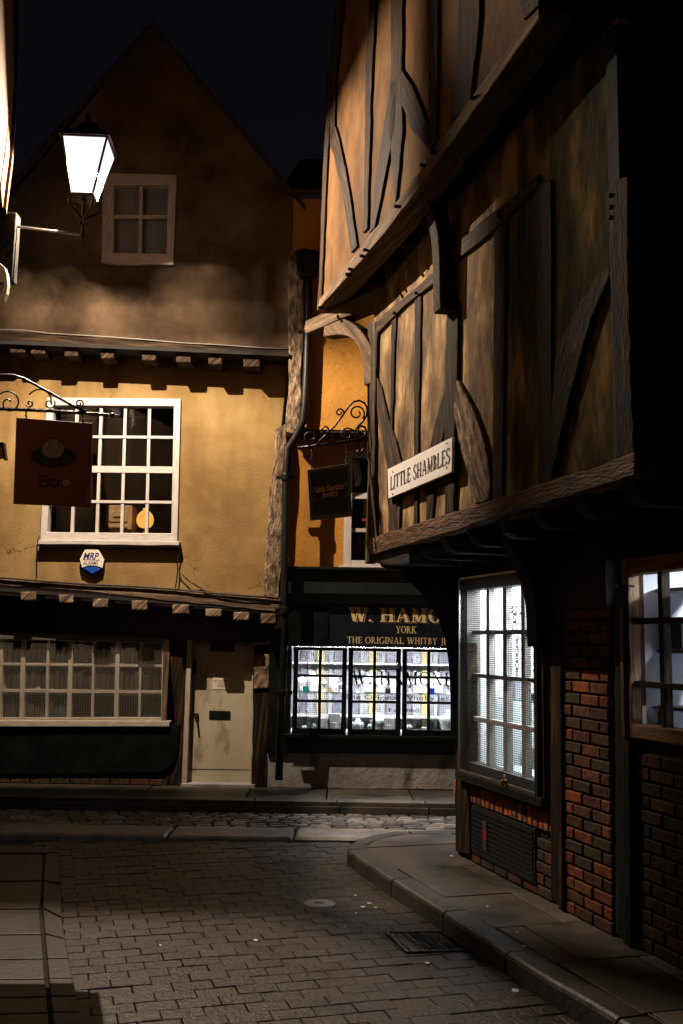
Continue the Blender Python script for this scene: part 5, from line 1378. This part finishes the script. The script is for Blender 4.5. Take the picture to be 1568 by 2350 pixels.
# Little jewellers' sign on the corner of the timber house: hangs in the plane across the cross street corner
JT = RP.t(850, 1000, K1) + .02
jo = RP.pt(JT - .02, 0, K1 + .02)
ju = V((-.985, -.17, 0)).normalized()               # bracket runs out from the corner towards the left
JP = Plane(jo, V((ju.y, -ju.x, 0)) if V((ju.y, -ju.x, 0)).y < 0 else V((-ju.y, ju.x, 0)), -ju)
j_ = lambda x, y: JP.px(627.2 + x * .1868, 878 + y * .1868)
jb = thing('sign_bracket', 'black wrought-iron scroll bracket on the timber house corner', 'sign bracket', j_(1160, 700))
MB().tube([j_(1175, 680), j_(760, 745), j_(340, 800)], .012, 8).build('bar', 'iron', jb, smooth=True)
p = j_(325, 803); MB().lathe([(0, -.022), (.018, -.006), (.018, .006), (0, .022)], p, 8).build('finial', 'iron', jb)
MB().tube([j_(1172, 20), j_(1172, 960)], .012, 6).build('back_bar', 'iron', jb)
MB().tube([j_(*q) for q in ((530, 765), (650, 640), (760, 530), (850, 410), (930, 290), (990, 235), (1060, 220), (1120, 250), (1155, 310), (1150, 400), (1100, 480), (1040, 530), (1005, 590), (1010, 650), (1050, 685), (1110, 670), (1145, 610), (1130, 550), (1080, 530), (1045, 560), (1050, 610), (1085, 620))], .010, 6).build('brace', 'iron', jb, smooth=True)
def jsp(cx, cy, r0, r1, a0, a1, tail=()):
    pts = []
    for k in range(27):
        f = k / 26; a = R(a0 + (a1 - a0) * f); r = r0 + (r1 - r0) * f
        pts.append(j_(cx + r * math.cos(a), cy - r * math.sin(a)))
    MB().tube([j_(*q) for q in tail] + pts, .008, 6).build('scroll', 'iron', jb, smooth=True)
jsp(1025, 375, 100, 35, -40, 400, ())
jsp(465, 672, 90, 25, -100, -480, ((500, 768),))
jsp(815, 368, 55, 18, -45, 380, ())
jsp(635, 582, 55, 16, -60, 330, ())
jsp(700, 680, 52, 18, 90, -380, ())
jsp(905, 635, 78, 24, 60, 540, ((1000, 590),))
jsp(1060, 755, 40, 14, -20, 330, ((1130, 790),)); jsp(1055, 850, 38, 14, 20, -330, ((1135, 790),))
js = thing('hanging_sign', 'black hanging jewellers sign in a grey frame with copper lettering', 'sign', j_(690, 1690))
qp = [(420, 1070), (948, 990), (968, 1640), (455, 1692)]
j2 = lambda q: (627.2 + q[0] * .1868, 878 + q[1] * .1868)
MB().ring(JP, [j2(q) for q in qp], [j2(q) for q in ((462, 1105), (908, 1045), (920, 1590), (488, 1632))], .02, .045).build('frame', 'grey_frame', js, bevel=.004)
MB().poly(JP, [j2(q) for q in ((455, 1100), (915, 1040), (926, 1597), (482, 1640))], .008, .02).build('board', 'sign_black', js)
rx1 = (JP.px(*j2((865, 1300)), .01) - JP.px(*j2((525, 1350)), .01)); w1 = rx1.length; rx1.normalize()
typed('Little Shambles', JP.px(*j2((525, 1352)), .01), rx1, UPZ, JP.n, .075, 'lettering', 'copper_letter', js, width=w1, bold=.01)
w1 = (JP.px(*j2((790, 1390)), .01) - JP.px(*j2((600, 1410)), .01)).length
typed('Jewellers', JP.px(*j2((600, 1412)), .01), rx1, UPZ, JP.n, .075, 'lettering', 'copper_letter', js, width=w1, bold=.01)
for cx, cy, fx, fy in ((490, 1280, 1, 1), (490, 1450, 1, -1), (900, 1230, -1, 1), (900, 1410, -1, -1)):
    pts = [(0, 70), (0, 20), (8, 5), (22, 12), (14, 26), (30, 18), (46, 2), (55, 10)]
    MB().tube([JP.px(*j2((cx + fx * a, cy + fy * b)), .010) for a, b in pts], .0025, 4).build('ornament', 'cable_pale', js)
for a, b in (((475, 800), (482, 1060)), ((905, 735), (895, 1000))):
    A_, B_ = j_(*a), j_(*b); m = MB(); n = 6
    for k in range(n):
        c = A_.lerp(B_, (k + .5) / n); L_ = (A_ - B_).length / n * .68
        ax_ = V((1, 0, 0)) if k % 2 else V((0, 1, 0))
        m.tube([c + ax_ * (.011 * math.cos(t)) + UPZ * (L_ * math.sin(t)) for t in [2 * math.pi * q / 10 for q in range(10)]], .0035, 5, closed=True)
    m.build('chain', 'iron', js, smooth=True)

# ------------------------------------------------------------------ small things
def chain(label, u, v0, v1, off, link=.03, mat='dull_grey'):
    A_, B_ = RP.px(u, v0, off), RP.px(u, v1, off); m = MB(); n = max(3, int((A_ - B_).length / (link * 1.5)))
    for k in range(n):
        c = A_.lerp(B_, (k + .5) / n); L_ = (A_ - B_).length / n * .66
        ax_ = dd if k % 2 else RN
        m.tube([c + ax_ * (link * .36 * math.cos(t)) + UPZ * (L_ * math.sin(t)) for t in [2 * math.pi * q / 10 for q in range(10)]], link * .12, 5, closed=True)
    tag(m.build('display_chain', mat, smooth=True), label, 'chain')
chain('heavy dark display chain hanging near the left of the barred window', 1107, 1396, 1445, -.14, .05)
chain('heavy dark display chain behind the scribbled name in the barred window', 1182, 1392, 1445, -.14, .05)
chain('long thin chain hanging down the middle of the barred window', 1187, 1452, 1552, -.16, .032)
o = RP.px(1152, 1732, -.45); zf_ = zw0 + .181
vs = MB().lathe([(.03, 0), (.045, .02), (.05, .12), (.03, .17), (.034, .19)], (o.x, o.y, zf_), 14)
tag(vs.build('blue_vase', 'blue_glaze', smooth=True), 'small blue glazed vase on the floor of the barred window', 'vase')
c = RP.px(1150, 1560, -.6)
for u0, u1, v0, v1, off, mat, nm, lab in ((1100, 1116, 1452, 1530, -.55, 'interior_slate', 'display_card', 'tall dark display card at the left of the barred window'),
                                          (1178, 1190, 1560, 1600, -.35, 'interior_slate', 'dark_box', 'small dark box standing on the teal glass shelf'),
                                          (1212, 1234, 1590, 1606, -.35, 'dull_grey', 'dark_tray', 'low grey tray at the right end of the teal glass shelf')):
    ta, tb = RP.t(u0, v0, off), RP.t(u1, v0, off); za, zb2 = RP.px(u0, v1, off).z, RP.px(u0, v0, off).z
    if nm != 'display_card': za, zb2 = zsf + .001, zsf + (zb2 - za)
    m = MB(); m.rect(RP, ta, tb, za, zb2, off + .03, .06)
    tag(m.build(nm, mat, bevel=.004), lab, 'box' if nm != 'display_card' else 'display card')
# scribbled name on the glass (illegible in the photo)
m = MB()
for q in (((1172, 1408), (1180, 1400), (1186, 1406), (1178, 1412), (1190, 1410), (1197, 1402), (1192, 1414)), ((1200, 1402), (1206, 1394), (1204, 1408), (1214, 1392), (1212, 1406), (1222, 1392)), ((1220, 1400), (1212, 1420), (1208, 1432), (1214, 1430), (1226, 1408), (1234, 1396)), ((1168, 1394), (1185, 1393), (1236, 1388))):
    m.tube([RP.px(u, v, -.066) for u, v in q], .004, 4)
m.build('window_lettering', 'sign_black', wn)
p = RP.px(1157, 1788, .085)
t = thing('padlock', 'brass padlock hanging from the bottom of the barred window guard', 'padlock', p - V((0, 0, .05)))
MB().box((p.x - .022, p.y - .014, p.z - .045), (p.x + .022, p.y + .014, p.z - .005)).build('body', 'brass', t, bevel=.004)
MB().tube([p + dd * .015 * math.cos(a) + UPZ * (.03 * math.sin(a)) for a in [math.pi * k / 8 for k in range(9)]], .0045, 6).build('shackle', 'steel', t, smooth=True)
# coiled hose and tools in the far right window
m = MB(); c = RP.px(1502, 1655, -.18)
for k in range(5):
    r = .10 - .012 * k
    m.tube([c + dd * (r * math.cos(a) + .006 * k) + UPZ * (r * 1.25 * math.sin(a) - .02) + RN * (.012 * math.sin(3 * a + k)) for a in [2 * math.pi * q / 24 for q in range(24)]], .0085, 7, closed=True)
tag(m.build('coiled_cord', 'cable_black', smooth=True), 'black looped cord hanging in the lower left pane of the right window', 'cord')
for (u, v, du, lab) in ((1485, 1600, -8, 'slim grey card leaning left in the right window'), (1502, 1598, -12, 'wider grey card leaning left in the right window')):
    z0 = RP.px(1500, 1612, -.3).z
    a = RP.px(u, v, -.25); m = MB(); ta = (a - RP.o).dot(dd); w = .03 if u < 1490 else .05
    fr = [RP.pt(ta - .06, z0 + .002, -.25), RP.pt(ta - .06 - w, z0 + .002, -.25), RP.pt(ta - w, z0 + .13, -.27), RP.pt(ta, z0 + .13, -.27)]
    m.prism(fr, [q - RN * .012 for q in fr]); tag(m.build('leaning_card', 'interior_slate', bevel=.003), lab, 'card')
m = MB(); z0 = RP.px(1545, 1490, -.3).z
m.rect(RP, RP.t(1534, 1450, -.3), RP.t(1600, 1450, -.3), z0 + .001, z0 + .17, -.2, .2)
tag(m.build('black_box', 'sign_black', bevel=.01), 'large black box on the middle shelf of the right window', 'box')
m = MB(); z0 = RP.px(1545, 1612, -.3).z
m.rect(RP, RP.t(1530, 1570, -.5), RP.t(1620, 1570, -.5), z0 + .001, z0 + .16, -.38, .1)
tag(m.build('pale_box', 'interior_white', bevel=.006), 'pale carton under the black box in the right window', 'box')

# manhole cover, drain grate, litter
c = ground(733, 2074, .002)
mh = thing('manhole_cover', 'round pale metal cover set in the lane', 'manhole cover', V((c.x, c.y, 0)))
r_ = (ground(770, 2074, 0) - ground(697, 2074, 0)).length / 2
MB().lathe([(r_, -.01), (r_, .006), (r_ * .93, .008), (r_ * .91, .004)], (c.x, c.y, 0), 32).build('rim', 'steel', mh)
MB().lathe([(r_ * .9, -.01), (r_ * .9, .006), (r_ * .5, .0075), (.001, .008)], (c.x, c.y, 0), 32).build('lid', 'steel', mh, smooth=False)
MB().box((c.x - .03, c.y - .012, .006), (c.x + .03, c.y + .012, .011)).build('key_slot', 'drain_iron', mh)
q = [ground(u, v, .004) for u, v in ((888, 2142), (1010, 2140), (1078, 2182), (935, 2187))]
gt = thing('drain_grate', 'dark iron drain grate with wavy bars beside the kerb', 'drain grate', sum(q, V((0, 0, 0))) / 4)
m = MB()
for i in range(4):
    a, b = q[i], q[(i + 1) % 4]; m.tube([a, b], .012, 4)
m.build('frame', 'drain_iron', gt)
m = MB()
for k in range(1, 10):
    a = q[0].lerp(q[3], k / 10); b = q[1].lerp(q[2], k / 10); n = 40
    d = (q[3] - q[0]).normalized()
    m.tube([a.lerp(b, i / n) + d * (.008 * math.sin(i * 1.25)) for i in range(n + 1)], .009, 4)
for f in (.33, .66):
    m.tube([q[0].lerp(q[1], f), q[3].lerp(q[2], f)], .008, 4)
m.build('bars', 'drain_iron', gt)
m = MB(); m.prism([p + V((0, 0, .000)) for p in q], [p - V((0, 0, .025)) for p in q]); m.build('sump', 'sign_black', gt)
lit = [(816, 2055, 0, 3, 'tiny white scrap on the lane above the round cover'), (848, 2073, 0, 6, 'largest white scrap right of the round cover'), (833, 2081, 0, 7, 'flat white scrap between the round cover and the kerb'), (862, 2083, 0, 4, 'small white scrap nearest the kerb right of the round cover'),
       (818, 2095, 0, 3, 'tiny white scrap just below right of the round cover'), (792, 2126, 0, 3, 'tiny white scrap midway between the round cover and the drain grate'), (982, 2210, 0, 7, 'white scrap on the lane just below the drain grate'), (587, 2158, 0, 6, 'pale oval scrap alone in the middle of the lane'),
       (1183, 2273, 0, 9, 'pale oval scrap on the lane close to the right kerb'), (1203, 2171, .12, 6, 'pale oval scrap on the slabs beside the kerb'), (1187, 2140, .12, 4, 'small white scrap on the slabs above the oval one'), (948, 1906, .0, 9, 'crumpled white scrap on the cobbles by the pavement corner'), (1120, 2080, .12, 4, 'small pale scrap on the slabs near the brick wall'), (1036, 1964, .12, 5, 'white fleck on the slabs at the foot of the corner post'), (368, 2170, 0, 4, 'dim fleck on the left part of the lane')]
for u, v, z, r, lab in lit:
    c = ground(u, v, z + .004); s_ = (ground(u + r, v, z) - ground(u, v, z)).length
    n = 9; b = [c + V((math.cos(2*math.pi*k/n) * s_ * random.uniform(.7, 1.1), math.sin(2*math.pi*k/n) * s_ * random.uniform(.7, 1.3), random.uniform(0, .003))) for k in range(n)]
    m = MB(); m.prism(b, [p - V((0, 0, .003)) for p in b])
    tag(m.build('litter_scrap', 'litter_white'), lab, 'litter', 'scraps of litter on the ground')

# ================================================================== camera, sky, render
cam = bpy.data.cameras.new('camera'); co = bpy.data.objects.new('camera', cam); COL.objects.link(co)
R0, U0 = V((1, 0, 0)), V((0, -sp, cp)); FW = V((0, cp, sp))
right = R0 * cr + U0 * sr; up = U0 * cr - R0 * sr
mw = Matrix(((right.x, up.x, -FW.x), (right.y, up.y, -FW.y), (right.z, up.z, -FW.z))).to_4x4()
mw.translation = CAMPOS
co.matrix_world = mw
cam.sensor_fit = 'HORIZONTAL'; cam.sensor_width = 24.; cam.lens = F / 1568. * 24.
cam.clip_start = .05; cam.clip_end = 300
sc.camera = co
w = bpy.data.worlds.new('World'); sc.world = w; w.use_nodes = True
nt = w.node_tree; bg = nt.nodes['Background']
sky = nt.nodes.new('ShaderNodeTexSky'); sky.sky_type = 'NISHITA'; sky.sun_disc = False
sky.sun_elevation = R(12); sky.sun_rotation = R(200)
tint = nt.nodes.new('ShaderNodeMix'); tint.data_type = 'RGBA'; tint.blend_type = 'MULTIPLY'; tint.inputs[0].default_value = 1
tint.inputs[7].default_value = (1.35, .72, .8, 1)      # tint turning the teal sky towards purple
nt.links.new(sky.outputs[0], tint.inputs[6]); nt.links.new(tint.outputs[2], bg.inputs[0]); bg.inputs[1].default_value = .0019
sc.view_settings.view_transform = 'Standard'; sc.view_settings.look = 'None'
sc.view_settings.exposure = 0; sc.view_settings.gamma = 1
sc.cycles.use_denoising = True
sc.cycles.max_bounces = 6; sc.cycles.diffuse_bounces = 1; sc.cycles.transparent_max_bounces = 24
sc.cycles.sample_clamp_indirect = 4
sc.cycles.caustics_reflective = False; sc.cycles.caustics_refractive = False
